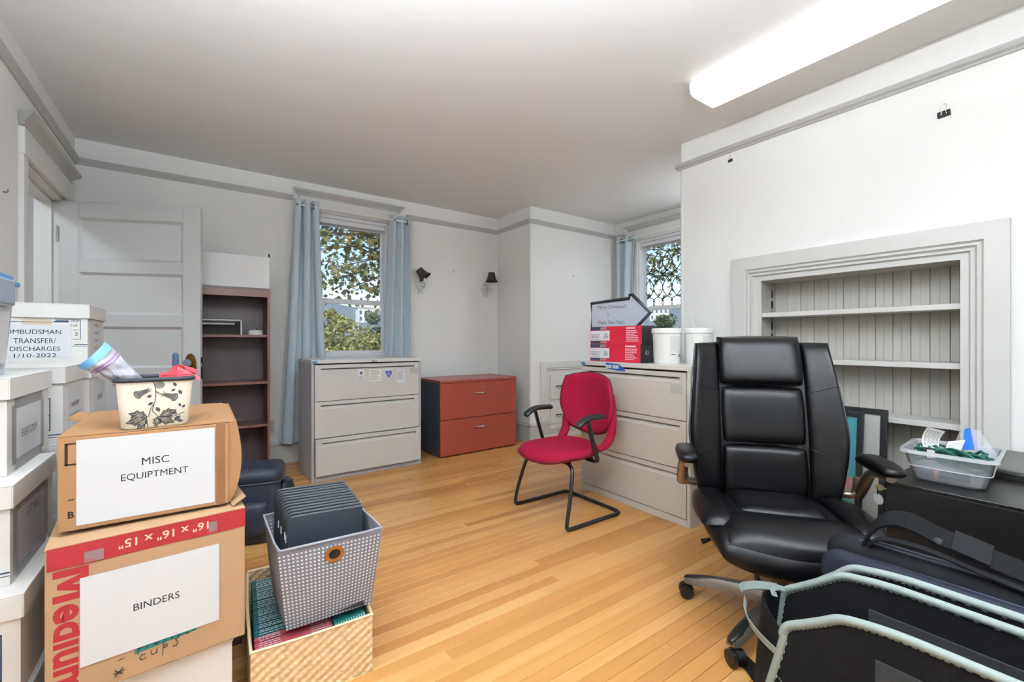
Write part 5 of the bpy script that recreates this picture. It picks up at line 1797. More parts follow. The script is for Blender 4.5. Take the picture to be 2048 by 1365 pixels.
for sx in (-1, 1):
    mb = MB()
    mb.tube(bez([(sx * 0.16, 0.06, 0.385), (sx * 0.245, 0.055, 0.388), (sx * 0.268, 0.045, 0.42), (sx * 0.268, -0.005, 0.56), (sx * 0.268, -0.035, 0.655)], 6), [0.016] * 25, 10, flat=0.7)
    mb.build('arm_post', blk_t, rc, smooth=60)
    pts = bez([(sx * 0.268, -0.125, 0.628), (sx * 0.268, -0.105, 0.652), (sx * 0.268, -0.045, 0.678), (sx * 0.266, 0.02, 0.682), (sx * 0.262, 0.085, 0.680), (sx * 0.260, 0.115, 0.676)], 6)
    n_ = len(pts)
    MB().tube(pts, [0.030 * (0.72 + 0.28 * min(1, i / 4)) * (1 if i < n_ - 4 else lerp(1, 0.6, (i - n_ + 5) / 4)) for i in range(n_)], 14, flat=0.62).build('arm_pad', blk_p, rc, smooth=70)

# ------------------------------------------------------------------ black leather office chair
oc = thing('office_chair', 'high-back black leather office chair on a grey five-star base', 'chair', (1.934, 0.833, 0.0), R(-52))
lth = mat('black_leather', (6, 6, 8), 0.33, bump=0.10, bscale=120, spec=0.24)
lthp = mat('leather_piping', (34, 40, 52), 0.4)
gun = mat('gunmetal', (118, 110, 104), 0.35, metal=0.75)
gun2 = mat('champagne_metal', (150, 140, 124), 0.28, metal=0.9)
rub = mat('caster_black', (18, 18, 18), 0.4)
MB().lathe([(0, 0.085), (0.045, 0.085), (0.055, 0.10), (0.055, 0.135), (0.036, 0.150), (0.032, 0.24), (0.024, 0.24), (0.024, 0.36), (0, 0.36)], 24, closed=True).build('gas_lift', mat('lift_grey', (84, 78, 74), 0.35, metal=0.6), oc, smooth=35)
MB().hexa([(-0.11, -0.14, 0.345), (0.11, -0.14, 0.345), (0.11, 0.13, 0.345), (-0.11, 0.13, 0.345), (-0.13, -0.16, 0.385), (0.13, -0.16, 0.385), (0.13, 0.16, 0.385), (-0.13, 0.16, 0.385)]).build('tilt_mechanism', rub, oc, bevel=0.004)
MB().tube([(-0.10, -0.03, 0.352), (-0.26, -0.05, 0.35), (-0.30, -0.055, 0.335)], [0.006, 0.006, 0.012], 8).build('tilt_lever', rub, oc, smooth=50)
for k_ in range(5):
    a = R(107.5 + 72 * k_ + 52)
    e = MB()
    e.M = Matrix.Rotation(a, 4, 'Z')
    def arm(x, w, zt, zbm):
        return [(x, -w, zbm), (x, w, zbm), (x, w * 0.9, (zt * 2 + zbm) / 3), (x, w * 0.55, zt), (x, -w * 0.55, zt), (x, -w * 0.9, (zt * 2 + zbm) / 3)]
    loft(e, [arm(0.035, 0.036, 0.142, 0.095), arm(0.12, 0.033, 0.140, 0.092), arm(0.22, 0.029, 0.128, 0.086), arm(0.31, 0.026, 0.108, 0.074), arm(0.355, 0.024, 0.096, 0.068), arm(0.372, 0.016, 0.088, 0.070)])
    lg = e.build('leg', gun, oc, smooth=35)
    e = MB()
    e.M = Matrix.Rotation(a, 4, 'Z')
    loft(e, [arm(0.235, 0.004, 0.1275, 0.120), arm(0.27, 0.017, 0.1215, 0.110), arm(0.32, 0.020, 0.1085, 0.096), arm(0.36, 0.016, 0.0985, 0.085), arm(0.374, 0.008, 0.092, 0.080)])
    e.build('leg_cap', rub, lg, smooth=50)
    e = MB()
    sw = R(25 + 40 * k_)
    e.M = Matrix.Rotation(a, 4, 'Z') @ Matrix.Translation((0.352, 0, 0)) @ Matrix.Rotation(sw, 4, 'Z') @ Matrix.Translation((0.014, 0, 0))
    for s_ in (-1, 1):
        e.tube([(0, s_ * 0.010, 0.030), (0, s_ * 0.026, 0.030)], 0.0295, 20)
    hood = [(0.033 * cos(t_), 0.030 + 0.033 * sin(t_)) for t_ in [R(20 + 14 * i) for i in range(11)]] + [(0.027 * cos(t_), 0.030 + 0.027 * sin(t_)) for t_ in [R(160 - 14 * i) for i in range(11)]]
    e.prism(hood, -0.009, 0.009, lambda u, v, w: (u, w, v))
    e.tube([(-0.014, 0, 0.050), (-0.014, 0, 0.072)], 0.006, 8)
    e.build('caster', rub, lg, smooth=40)
# seat
def seat2(x, y, n):
    fall = -0.085 * max(0, (-y - 0.12) / 0.19) ** 2
    return (x, y - 0.05, 0.425 + n * (1.0 if n > 0 else 1.0) + fall)
MB().pad(0.600, 0.570, 0.060, 0.055, seat2, k=0.55, p=6, q=0.42, nu=26, nv=24).build('seat', lth, oc, smooth=80)
MB().pad(0.350, 0.270, 0.040, 0.01, lambda x, y, n: (x, y + 0.060, 0.466 + n), k=0.18, p=6, q=0.5, nu=16, nv=14).build('seat_panel', lth, oc, smooth=80)
def roll(x, y, n):
    return (x, -0.185 + y * 0.95 + 0.03 * (x / 0.3) ** 2, 0.450 + n - 0.36 * max(0, -y) ** 1.15 - 0.10 * max(0, y))
MB().pad(0.520, 0.270, 0.060, 0.012, roll, k=0.30, p=4, q=0.5, nu=22, nv=16).build('front_roll', lth, oc, smooth=80)
for sx in (-1, 1):
    def bol(x, y, n):
        return (sx * (0.240 + x + 0.02 * cos(6 * y)), -0.005 + y, 0.458 + n + 0.012 - 0.55 * max(0, x) ** 1.2 * 0.5)
    MB().pad(0.135, 0.40, 0.042, 0.012, bol, k=0.35, p=4, q=0.5, nu=12, nv=18).build('seat_bolster', lth, oc, smooth=80)
# backrest
def bky(zz):
    return 0.225 + 0.20 * (zz - 0.45) + 0.03 * sin((zz - 0.45) / 0.72 * pi) * -1
def bwid(zz):
    t = (zz - 0.44) / 0.73
    return 0.262 + 0.062 * sin(min(1, max(0, (t + 0.12) / 0.62)) * pi * 0.5) - 0.052 * max(0, t - 0.42) ** 1.0 * 1.15
def bk_shape(x, z, n):
    return (x, z, n)
def bk_map(x, z, n):
    zz = 0.80 + z
    xx = x * bwid(zz) / 0.30
    wing = -0.075 * abs(xx / 0.3) ** 2.5
    return (xx, bky(zz) + 0.035 + wing - n, zz)
MB().pad(0.60, 0.735, 0.030, 0.040, bk_map, k=0.10, p=10, q=0.45, nu=26, nv=28).build('backrest', lth, oc, smooth=80)
pts = []
for i in range(80):
    a = 2 * pi * i / 80
    u = cos(a) / max(abs(cos(a)), abs(sin(a)))
    v = sin(a) / max(abs(cos(a)), abs(sin(a)))
    u_ = sin(u * pi / 2) * .5 + u * .5
    v_ = sin(v * pi / 2) * .5 + v * .5
    pts.append(bk_map(u_ * math.sqrt(1 - 0.1 * v_ * v_ * .5) * 0.3, v_ * math.sqrt(1 - 0.1 * u_ * u_ * .5) * 0.3675, 0))
MB().tube(pts, 0.0045, 6, closed=True).build('back_piping', lthp, oc, smooth=60)
def cpad(name, zc, h, w, t, kk=0.14):
    def f(x, z, n):
        zz = zc + z
        return (x, bky(zz) + 0.012 - n - 0.03 * (abs(x) / 0.3) ** 2, zz)
    MB().pad(w, h, t, 0.01, f, k=kk, p=8, q=0.45, nu=18, nv=16).build(name, lth, oc, smooth=80)
cpad('headrest', 1.080, 0.235, 0.370, 0.062)
cpad('back_cushion', 0.828, 0.268, 0.360, 0.040)
cpad('lumbar_cushion', 0.575, 0.238, 0.362, 0.046)
for sx in (-1, 1):
    def f(x, z, n):
        zz = 0.808 + z
        wid = (bwid(zz) - 0.006 - 0.176)
        xx = 0.176 + (x / 0.12 + 0.5) * wid
        return (sx * xx, bky(zz) + 0.020 - n - 0.078 * (xx / 0.3) ** 2.5, zz)
    so = MB().pad(0.120, 0.715, 0.036, 0.01, f, k=0.04, p=8, q=0.5, nu=10, nv=30).build('side_bolster', lth, oc, smooth=80)
    mb = MB()
    for za, zb in ((0.975, 0.935), (0.645, 0.690)):
        pts = []
        for i in range(9):
            t_ = i / 8
            z_ = lerp(zb, za, t_) - 0.808 if za > zb else lerp(zb, za, t_) - 0.808
            p_ = f(lerp(-0.054, 0.054, t_), z_, 0.0355 * (max(0, 1 - abs(lerp(-0.9, 0.9, t_)) ** 8)) ** 0.5)
            pts.append(p_)
        mb = MB().tube(pts, 0.0026, 6)
        mb.build('seam', lth, so, smooth=60)
# arms
for sx in (-1, 1):
    mb = MB()
    mb.tube(bez([(sx * 0.265, 0.225, 0.505), (sx * 0.325, 0.205, 0.510), (sx * 0.345, 0.195, 0.53), (sx * 0.350, 0.190, 0.585)], 6), 0.024, 12, flat=0.8)
    mb.build('arm_hinge', gun2, oc, smooth=50)
    mb = MB()
    pts = bez([(sx * 0.352, 0.205, 0.505), (sx * 0.356, 0.165, 0.555), (sx * 0.356, 0.115, 0.615), (sx * 0.354, 0.06, 0.645), (sx * 0.352, -0.02, 0.655), (sx * 0.352, -0.07, 0.658)], 6)
    mb.tube(pts, [lerp(0.026, 0.018, i / 30) for i in range(len(pts))], 12, flat=0.75)
    mb.build('arm_tube', gun2, oc, smooth=50)
    MB().pad(0.088, 0.265, 0.030, 0.022, lambda x, y, n: (sx * 0.352 + x, 0.020 + y, 0.684 + n - 0.06 * max(0, y - 0.05)), k=0.55, p=4, q=0.45, nu=14, nv=18).build('arm_pad', lth, oc, smooth=80)

# ------------------------------------------------------------------ on top of the beige cabinet
redb = mat('box_red', (188, 26, 52), 0.45)
blkb = mat('box_black', (30, 31, 32), 0.45)
stick = mat('box_sticker', (226, 228, 234), 0.5)
navyb = mat('box_navy', (52, 62, 80), 0.5)
rg = random.Random(31)
def shoe_box(label, x, y, z, w, d, h, side_txt):
    """front (red) faces -x, runs along -y from y"""
    t = thing('product_box', label, 'box', (x, y, z), R(-90), 'red and black boxes on the beige cabinet')
    B(0, w, 0.001, d, 0, h).build('carton', blkb, t, bevel=0.0015)
    fr = B(0.0, w, 0.0, 0.001, 0.0, h).build('red_face', redb, t)
    B(0.004, 0.155, -0.0006, 0.0, h * 0.80, h * 0.99).build('navy_band', navyb, t)
    B(0.004, 0.150, -0.0006, 0.0, h * 0.03, h * 0.18).build('navy_band', navyb, t)
    st = B(0.004, 0.200, -0.0010, -0.0002, h * 0.20, h * 0.77).build('sticker', stick, t)
    m_ = MB()
    words(m_, 0.012, 0.11, h * 0.24, h * 0.58, 4, -0.0014, rg)
    for i in range(14):
        m_.add([(0.140 + i * 0.0034, -0.0014, h * 0.33), (0.140 + i * 0.0034 + 0.0012 + 0.001 * (i % 2), -0.0014, h * 0.33), (0.140 + i * 0.0034 + 0.0012 + 0.001 * (i % 2), -0.0014, h * (0.62 if 2 < i < 11 else 0.48)), (0.140 + i * 0.0034, -0.0014, h * (0.62 if 2 < i < 11 else 0.48))], [(0, 1, 2, 3)])
    m_.build('print', grey_ink, st)
    m_ = MB()
    for i in range(4):
        m_.add([(0.105 + i * 0.016, -0.0008, h * 0.81), (0.111 + i * 0.016, -0.0008, h * 0.81), (0.119 + i * 0.016, -0.0008, h * 0.98), (0.113 + i * 0.016, -0.0008, h * 0.98)], [(0, 1, 2, 3)])
        m_.add([(0.105 + i * 0.016, -0.0008, h * 0.04), (0.111 + i * 0.016, -0.0008, h * 0.04), (0.119 + i * 0.016, -0.0008, h * 0.17), (0.113 + i * 0.016, -0.0008, h * 0.17)], [(0, 1, 2, 3)])
    m_.build('stripe_print', stick, t)
    m_ = MB()
    words(m_, w * 0.72, w * 0.96, h * 0.12, h * 0.78, 7, -0.0004, rg)
    words(m_, w * 0.72, w * 0.93, h * 0.82, h * 0.94, 1, -0.0004, rg, h=0.8)
    m_.build('white_print', mat('white_print', (244, 214, 220), 0.5), t)
    if side_txt:
        text(side_txt, 0.034, 0.030, paper_m, t, (w + 0.0006, 0.075, h * 0.55), EAST, bold=0.02)
    return t
shoe_box('red and black product box directly on the beige cabinet, under its twin', 2.545, 2.500, 1.0155, 0.490, 0.30, 0.134, 'K1')
shoe_box('red and black product box on top of its twin, below arrow sign', 2.552, 2.503, 1.150, 0.500, 0.27, 0.134, None)
# arrow whiteboard
aw = thing('arrow_sign', 'arrow-shaped dry-erase board with black frame saying Merry Christmas', 'sign', (2.828, 2.775, 1.243), R(-88))
asz = [(0.0, 0.035), (0.405, 0.028), (0.405, -0.0), (0.425, 0.0), (0.60, 0.150), (0.43, 0.305), (0.405, 0.300), (0.400, 0.272), (0.008, 0.262)]
asz = [(0.010, 0.028), (0.420, 0.030), (0.420, 0.0), (0.440, 0.0), (0.618, 0.152), (0.448, 0.304), (0.424, 0.304), (0.422, 0.276), (0.010, 0.262)]
MB().prism(asz, 0.0, 0.014, lambda u, v, w: (u, w, v)).build('board', mat('dry_erase', (206, 212, 224), 0.25), aw)
mb = MB()
mb.tube([(u, 0.004, v) for u, v in asz], 0.0155, 8, closed=True)
mb.build('frame', mat('frame_charcoal', (38, 42, 50), 0.4), aw, smooth=50)
hand = mat('marker_grey', (64, 68, 78), 0.6)
def scrawl(body, x, z, s, parent):
    return text(body, s * 0.62 * len(body), s * 1.3, hand, parent, (x, -0.0006, z), roll=R(-1.5))
scrawl('Merry Christmas!', 0.235, 0.215, 0.030, aw)
scrawl('&', 0.200, 0.155, 0.020, aw)
scrawl('Happy New Year!', 0.230, 0.085, 0.030, aw)
# white tubs
def pail(label, x, y, r, h, rz, bail):
    t = thing('plastic_tub', label, 'tub', (x, y, 1.0155), rz, 'white lidded tubs on the beige cabinet')
    MB().lathe([(0, 0), (r * 0.86, 0), (r * 0.88, 0.004), (r * 0.97, h * 0.9), (0, h * 0.9)], 40, closed=True).build('tub', mat('tub_white', (240, 240, 236), 0.35), t, smooth=40)
    MB().lathe([(r * 1.0, h * 0.86), (r * 1.04, h * 0.865), (r * 1.04, h * 0.975), (r * 1.0, h), (r * 0.93, h), (r * 0.90, h * 0.985), (0, h * 0.985), (0, h * 0.87), (r * 0.97, h * 0.87)], 40, closed=False).build('lid', white_m, t, smooth=40)
    # wrapped label on the front
    mb = MB()
    mb.sheet(lambda u, v: ((r * (0.925 + 0.045 * v) + 0.0009) * cos(R(-150 + 62 * u)), (r * (0.925 + 0.045 * v) + 0.0009) * sin(R(-150 + 62 * u)), h * (0.36 + 0.42 * v)), 14, 2)
    lb = mb.build('label', mat('tub_label', (214, 214, 210), 0.5), t, smooth=60)
    m_ = MB()
    def wrap(x_, y_, z_):
        a = R(-150 + 62 * x_)
        rr = r * (0.88 + 0.09 * z_ / (h * 0.9)) + 0.0016
        return (rr * cos(a), rr * sin(a), z_)
    words(m_, 0.05, 0.95, h * 0.38, h * 0.76, 11, 0, rg, wrap)
    m_.build('print', mat('print_light', (150, 150, 148), 0.6), lb)
    m_ = MB()
    words(m_, 0.05, 0.5, h * 0.25, h * 0.29, 1, 0, rg, wrap, h=0.5)
    for i in range(7):
        m_.add([wrap(0.68 + 0.035 * i, 0, h * 0.20), wrap(0.695 + 0.035 * i + 0.008 * (i % 2), 0, h * 0.20), wrap(0.695 + 0.035 * i + 0.008 * (i % 2), 0, h * 0.28), wrap(0.68 + 0.035 * i, 0, h * 0.28)], [(0, 1, 2, 3)])
    m_.build('barcode', ink_m, lb)
    if bail:
        MB().tube([(r * 1.03 * cos(a), 0.0 + 0.03 * sin(a), h * 0.93 + r * 0.92 * sin(a)) for a in [pi * i / 20 for i in range(21)]], 0.0022, 6).build('bail_handle', white_m, t, smooth=60)
    return t
pail('larger white lidded tub beside the red boxes', 2.655, 1.872, 0.098, 0.245, R(20), False)
pail('white lidded tub with raised wire handle at the end of the beige cabinet', 2.802, 1.724, 0.094, 0.245, R(20), True)

# ------------------------------------------------------------------ frames leaning by the bookcase
def leaning_frame(label, x, ymin, w, h, lean, fr_w, pic, z0=0.0):
    t = thing('picture_frame', label, 'picture frame', (x, ymin + w, z0), R(-90))
    t.rotation_euler = (-lean, 0, R(-90))
    # local: x 0..w (runs along -y), y back, z up
    mb_ = [((0, fr_w), (0, h)), ((w - fr_w, w), (0, h)), ((fr_w, w - fr_w), (0, fr_w)), ((fr_w, w - fr_w), (h - fr_w, h))]
    for (a, b_), (c_, d_) in mb_:
        B(a, b_, -0.012, 0.012, c_, d_).build('frame_bar', mat('frame_black', (26, 28, 30), 0.4), t, bevel=0.003)
    B(fr_w - 0.002, w - fr_w + 0.002, 0.0, 0.006, fr_w - 0.002, h - fr_w + 0.002).build('backing', pic, t)
    B(fr_w - 0.001, w - fr_w + 0.001, -0.0045, -0.003, fr_w - 0.001, h - fr_w + 0.001).build('glazing', clear_mat('frame_glass', (230, 235, 235), 0.03, 0.03, 0.12), t)
    return t
f1_ = leaning_frame('large black picture frame with plain white mat leaning by the bookcase', 2.965, 0.757, 0.52, 0.802, R(5), 0.030, mat('mat_board', (222, 222, 216), 0.6))
f2_ = leaning_frame('smaller black frame with a turquoise poster leaning on the larger frame', 2.905, 0.845, 0.42, 0.782, R(5), 0.028, mat('poster_teal', (72, 178, 194), 0.45))
text('ADMINISTRATOR', 0.27, 0.026, mat('poster_yellow', (214, 222, 130), 0.5), f2_, (0.345, -0.0012, 0.55), roll=R(90))
text('AGREEMENT', 0.20, 0.022, mat('poster_yellow', (214, 222, 130), 0.5), f2_, (0.295, -0.0012, 0.60), roll=R(90))
B(0.20, 0.39, -0.0010, 0.0, 0.30, 0.42).build('poster_picture', mat('poster_pink', (214, 150, 150), 0.5, var=0.2, vscale=12), f2_)

# ------------------------------------------------------------------ black metal cabinets, tote, key
blk_c = mat('cabinet_black', (13, 12, 12), 0.36, bump=0.04, bscale=200)
ca = thing('metal_cabinet', 'black metal cabinet by bookcase with a clear plastic bin on top', 'cabinet', (2.217, 0.56, 0.0), R(-90))
B(0, 0.90, 0.004, 0.395, 0.0, 0.605).build('body', blk_c, ca, bevel=0.003)
B(0.0, 0.90, 0.0, 0.395, 0.605, 0.620).build('top', blk_c, ca, bevel=0.003)
B(0.003, 0.897, 0.0, 0.0035, 0.010, 0.603).build('door', blk_c, ca)
mb = MB().tube([(0.0, 0.055, 0.572), (-0.006, 0.055, 0.572)], 0.010, 14)
mb.build('lock', steel_m, ca)
cb2 = thing('metal_cabinet', 'taller black metal cabinet against right wall behind the other one', 'cabinet', (2.622, 0.565, 0.0), R(-90))
B(0, 0.90, 0.0, 0.470, 0.0, 0.648).build('body', blk_c, cb2, bevel=0.003)
B(-0.002, 0.902, -0.001, 0.472, 0.648, 0.660).build('top', mat('cabinet_top_grey', (78, 78, 74), 0.45), cb2, bevel=0.003)
ky = thing('key', 'brass key with a round white tag hanging in the cabinet lock', 'key', (2.272, 0.568, 0.572))
mb = MB()
mb.box(-0.002, 0.002, 0.0, 0.014, -0.003, 0.003)
bowp = [(0.012, 0.004), (0.020, 0.012), (0.032, 0.013), (0.041, 0.007), (0.041, -0.006), (0.032, -0.013), (0.020, -0.012), (0.012, -0.004)]
mb.prism(bowp, -0.0012, 0.0012, lambda u, v, w: (w, u, v))
mb.build('key_blade', mat('key_brass', (188, 170, 132), 0.3, metal=0.8), ky)
mb = MB().tube([(0.004 * cos(a), 0.033 + 0.0, -0.016 + 0.016 * sin(a)) for a in [2 * pi * i / 16 for i in range(16)]], 0.0014, 5, closed=True)
mb.build('cord_loop', ink_m, ky, smooth=60)
mb = MB()
mb.M = Matrix.Translation((-0.003, 0.030, -0.048)) @ Matrix.Rotation(R(60), 4, 'Z') @ Matrix.Rotation(R(90), 4, 'X')
mb.lathe([(0, 0), (0.021, 0), (0.022, 0.001), (0.021, 0.002), (0, 0.002)], 26, closed=True)
mb.build('round_tag', paper_m, ky, smooth=40)

cl_p = clear_mat('tub_clear', (224, 228, 234), 0.30, 0.15, 0.2)
cl_e = clear_mat('tub_rim', (232, 236, 240), 0.62, 0.12, 0.25)
pt = thing('plastic_bin', 'clear plastic bin of green cord and packets on black cabinet', 'plastic bin', (2.455, 0.412, 0.6205), R(3))
bin_shell(MB(), 0.245, 0.200, 0.300, 0.255, 0.118, 0.035, 0.0025).build('bin_body', cl_p, pt, smooth=50)
mb = MB()
lp1 = [(x, y_, 0.118) for x, y_ in rrect(0.322, 0.277, 0.042)]
lp0 = [(x, y_, 0.116) for x, y_ in rrect(0.298, 0.253, 0.035)]
lp2 = [(x, y_, 0.108) for x, y_ in rrect(0.324, 0.279, 0.042)]
loft(mb, [lp0, [(p[0], p[1], 0.121) for p in lp0], [(p[0], p[1], 0.121) for p in lp1], lp2], False, False)
mb.build('rim', cl_e, pt, smooth=50)
mb = MB()
pts = []
for x, y_ in rrect(0.281, 0.236, 0.036):
    pts.append((x, y_, 0.072 + 0.016 * sin(10 * x + 4 * y_)))
mb.tube(pts, 0.0022, 5, closed=True)
mb.build('step_ridge', cl_e, pt, smooth=50)
# contents
gc_m = mat('cord_green', (10, 74, 60), 0.6)
rg = random.Random(77)
def pbin(x, y, z):
    return (2.455 + x, 0.412 + y, 0.6205 + z)
cd = thing('cord', 'dark green cord in a loose tangle heaped in clear bin', 'cord', pbin(0.0, 0.0, 0.0))
mb = MB()
pts = []
for i in range(230):
    a = i * 0.42
    r_ = 0.035 + 0.030 * sin(i * 0.37) + 0.012 * rg.random()
    pts.append((-0.045 + r_ * 0.9 * cos(a) + 0.012 * sin(i * 0.11), -0.012 + r_ * 1.55 * sin(a * 1.03) + 0.014 * cos(i * 0.13), 0.082 + 0.030 * rg.random() + 0.022 * sin(i * 0.09)))
mb.tube(bez(pts, 2), 0.0054, 5)
mb.build('cord', gc_m, cd, smooth=60)
mb = MB()
for k_ in range(6):
    mb.ribbon(bez([(-0.085, 0.058 - 0.012 * k_, 0.082), (-0.075 + 0.003 * k_, 0.045 - 0.011 * k_, 0.116 + 0.002 * (k_ % 2)), (-0.04, 0.030 - 0.012 * k_, 0.122), (0.0, 0.02 - 0.012 * k_, 0.098)], 4), 0.010, 0.003, (0.3, 1, 0))
mb.build('folded_cord', gc_m, cd)
fl_b = thing('flashlight', 'dark flashlight lying on the bottom of the clear bin', 'flashlight', pbin(-0.072, 0.078, 0.026))
mb = MB()
mb.M = Matrix.Rotation(R(90), 4, 'X')
mb.lathe([(0, 0), (0.021, 0), (0.022, 0.028), (0.016, 0.04), (0.0155, 0.135), (0.013, 0.14), (0, 0.14)], 20, closed=True)
mb.build('barrel', mat('flash_blue', (58, 62, 84), 0.4), fl_b, smooth=40)
mb = MB()
mb.M = Matrix.Rotation(R(90), 4, 'X')
mb.lathe([(0.0165, 0.040), (0.0172, 0.041), (0.0172, 0.052), (0.0165, 0.053)], 20)
mb.build('orange_ring', mat('flash_orange', (196, 132, 92), 0.5), fl_b, smooth=40)
bxs = thing('small_box', 'small black and white packet standing in the clear bin by green cord', 'packet', pbin(-0.095, 0.062, 0.080), R(-65))
B(0, 0.036, 0, 0.012, 0, 0.046).build('packet', ink_m, bxs, bevel=0.001)
B(0.006, 0.030, -0.0006, 0, 0.006, 0.040).build('packet_face', paper_m, bxs)
def care_tag(label, fn, rows, seed):
    o = MB().sheet(fn, 6, 14, 0.0007).build('paper_tag', mat('tag_paper', (226, 224, 216), 0.6), smooth=70)
    tag(o, label, 'paper tag')
    m_ = MB()
    r2 = random.Random(seed)
    for i in range(rows):
        v = 0.06 + 0.88 * i / rows
        u = 0.1
        while u < 0.88:
            L = 0.08 + 0.16 * r2.random()
            q = [Vector(fn(min(u + a * L, 0.92), v + b_ * 0.022)) for a, b_ in ((0, 0), (1, 0), (1, 1), (0, 1))]
            nn = (q[1] - q[0]).cross(q[3] - q[0]).normalized() * 0.0009
            m_.add([tuple(p + nn) for p in q], [(0, 1, 2, 3)])
            u += L + 0.03
    m_.build('print', grey_ink, o)
    return o
care_tag('long curled white tag with small print rising from the clear bin', lambda u, v: pbin(-0.060 + 0.016 * sin(3.0 * v) + 0.006 * u, 0.046 + (0.5 - u) * 0.050 - 0.012 * v + 0.016 * sin(3.0 * v), 0.100 + 0.100 * v + 0.012 * (0.5 - u)), 18, 4)
care_tag('shorter folded white tag with small print leaning beside the long tag', lambda u, v: pbin(-0.062 + 0.020 * v + 0.008 * u, -0.004 + (0.5 - u) * 0.046 - 0.016 * v, 0.102 + 0.060 * v + 0.014 * (u - 0.5)), 11, 5)
zb2 = thing('zip_bag', 'clear zip bag with a blue seal standing in the clear bin', 'plastic bag', pbin(0.0, 0.0, 0.0))
def zf(u, v):
    return (0.010 + 0.05 * (u - 0.5), -0.048 + (0.5 - u) * 0.125 * (1.12 - v * 0.72) - 0.015 * (1 - v), 0.082 + 0.115 * v + 0.010 * sin(3 * u))
MB().sheet(zf, 10, 10, 0.0008).build('bag_film', bagm, zb2, smooth=70)
MB().sheet(lambda u, v: tuple(a + b_ for a, b_ in zip(zf(0.25 + 0.26 * u, 0.28 + 0.72 * v), (-0.002, 0, 0.003))), 5, 6, 0.0016).build('blue_seal', mat('seal_blue', (36, 104, 190), 0.4), zb2, smooth=60)
MB().sheet(lambda u, v: tuple(a + b_ for a, b_ in zip(zf(0.53 + 0.08 * u, 0.28 + 0.72 * v), (-0.002, 0, 0.003))), 3, 6, 0.0016).build('lilac_seal', mat('seal_lilac', (168, 160, 214), 0.4), zb2, smooth=60)

# ------------------------------------------------------------------ black organizers and laptop bag in the right foreground
fab_k = mat('black_nylon', (16, 16, 18), 0.85, spec=0.15, bump=0.25, bscale=260)
teal_b = mat('sage_binding', (124, 133, 129), 0.6, bump=0.1, bscale=120)
og = thing('fabric_organizer', 'black fabric organizer tote with pale sage-green binding in right foreground', 'tote bag', (1.24, 0.10, 0.0))
def panel_outline(w0, w1, hw, hs, hc, nose):
    """half outline (y from +side to -side) as list of (y,z) from bottom left up and over to bottom right"""
    A, Bq = (w1 - 0.013, hs + 0.019), (hw + 0.025, hc - 0.012)
    half = [(w0, 0.012), (w1 + 0.006, hs - 0.05), (w1 + 0.001, hs - 0.008), A]
    half += [(lerp(A[0], Bq[0], t_), lerp(A[1], Bq[1], t_)) for t_ in (0.33, 0.67, 1.0)]
    half += [(hw - 0.02, hc - 0.001), (hw - 0.08, hc + 0.006), (hw - 0.16, hc + 0.008)]
    return half + [(-y_, z_) for y_, z_ in reversed(half)]
def org_panel(name, x, dx_top, out, t=0.006, wob=0.004):
    mb = MB()
    n_ = len(out)
    # triangulated fan panel made of strips between mirrored points
    h_ = n_ // 2
    vs = []
    for y_, z_ in out:
        vs.append((x + dx_top * (z_ / 0.54), y_, z_))
    vs2 = [(p[0] + t, p[1], p[2]) for p in vs]
    fs = []
    for i in range(h_ - 1):
        fs.append((i, i + 1, n_ - 2 - i, n_ - 1 - i))
    fs2 = [tuple(q + n_ for q in reversed(f)) for f in fs]
    rim = [(i, i + n_, i + 1 + n_, i + 1) for i in range(n_ - 1)] + [(n_ - 1, 2 * n_ - 1, n_, 0)]
    mb.add(vs + vs2, fs + fs2 + rim)
    o = mb.build(name, fab_k, og)
    pts = bez([(p[0] + t / 2, p[1], p[2]) for p in vs], 12)
    mb = MB()
    mb.tube(pts, 0.0105, 8, flat=1.0)
    MB.build(mb, 'binding', teal_b, o, smooth=60)
    mb = MB()
    mb = MB()
    cen = Vector((0, 0, 0.2))
    acc = 0.0
    for p_, q_ in zip(pts, pts[1:]):
        acc += (q_ - p_).length
        if acc > 0.011:
            acc = 0.0
            d_ = (q_ - p_).normalized()
            n2 = Vector((0, d_.z, -d_.y))
            if n2.dot(Vector((0, cen.y - p_.y, cen.z - p_.z))) < 0:
                n2 = -n2
            c_ = p_ + n2 * 0.010 + Vector((-0.004, 0, 0))
            mb.tube([c_ - d_ * 0.004, c_ + d_ * 0.004], 0.0016, 4)
    mb.build('stitching', teal_b, o, kind='stuff')
    return o
out_f = panel_outline(0.520, 0.425, 0.275, 0.415, 0.522, 0)
out_r = panel_outline(0.575, 0.522, 0.345, 0.390, 0.524, 0)
out_t = panel_outline(0.540, 0.49, 0.330, 0.40, 0.540, 0)
pf = org_panel('front_panel', 0.0, 0.0, out_f)
pr = org_panel('rear_panel', 0.225, 0.0, out_r)
p3 = org_panel('back_panel', 0.258, 0.006, out_t)
# gusset on the left and the floor of the tote
for sg in (1, -1):
    def gus(u, v):
        ya = lerp(0.512, 0.428, v)
        yb_ = lerp(0.566, 0.524, v)
        return (0.004 + 0.224 * u, sg * (lerp(ya, yb_, u) + 0.055 * sin(pi * u) * (0.5 + 0.5 * v)), 0.012 + (lerp(0.395, 0.385, u) + 0.022 * sin(pi * u)) * v)
    MB().sheet(gus, 10, 8, 0.004).build('side_panel', fab_k, og, smooth=60)
B(0.0, 0.235, -0.50, 0.50, 0.004, 0.012).build('bottom_panel', fab_k, og)
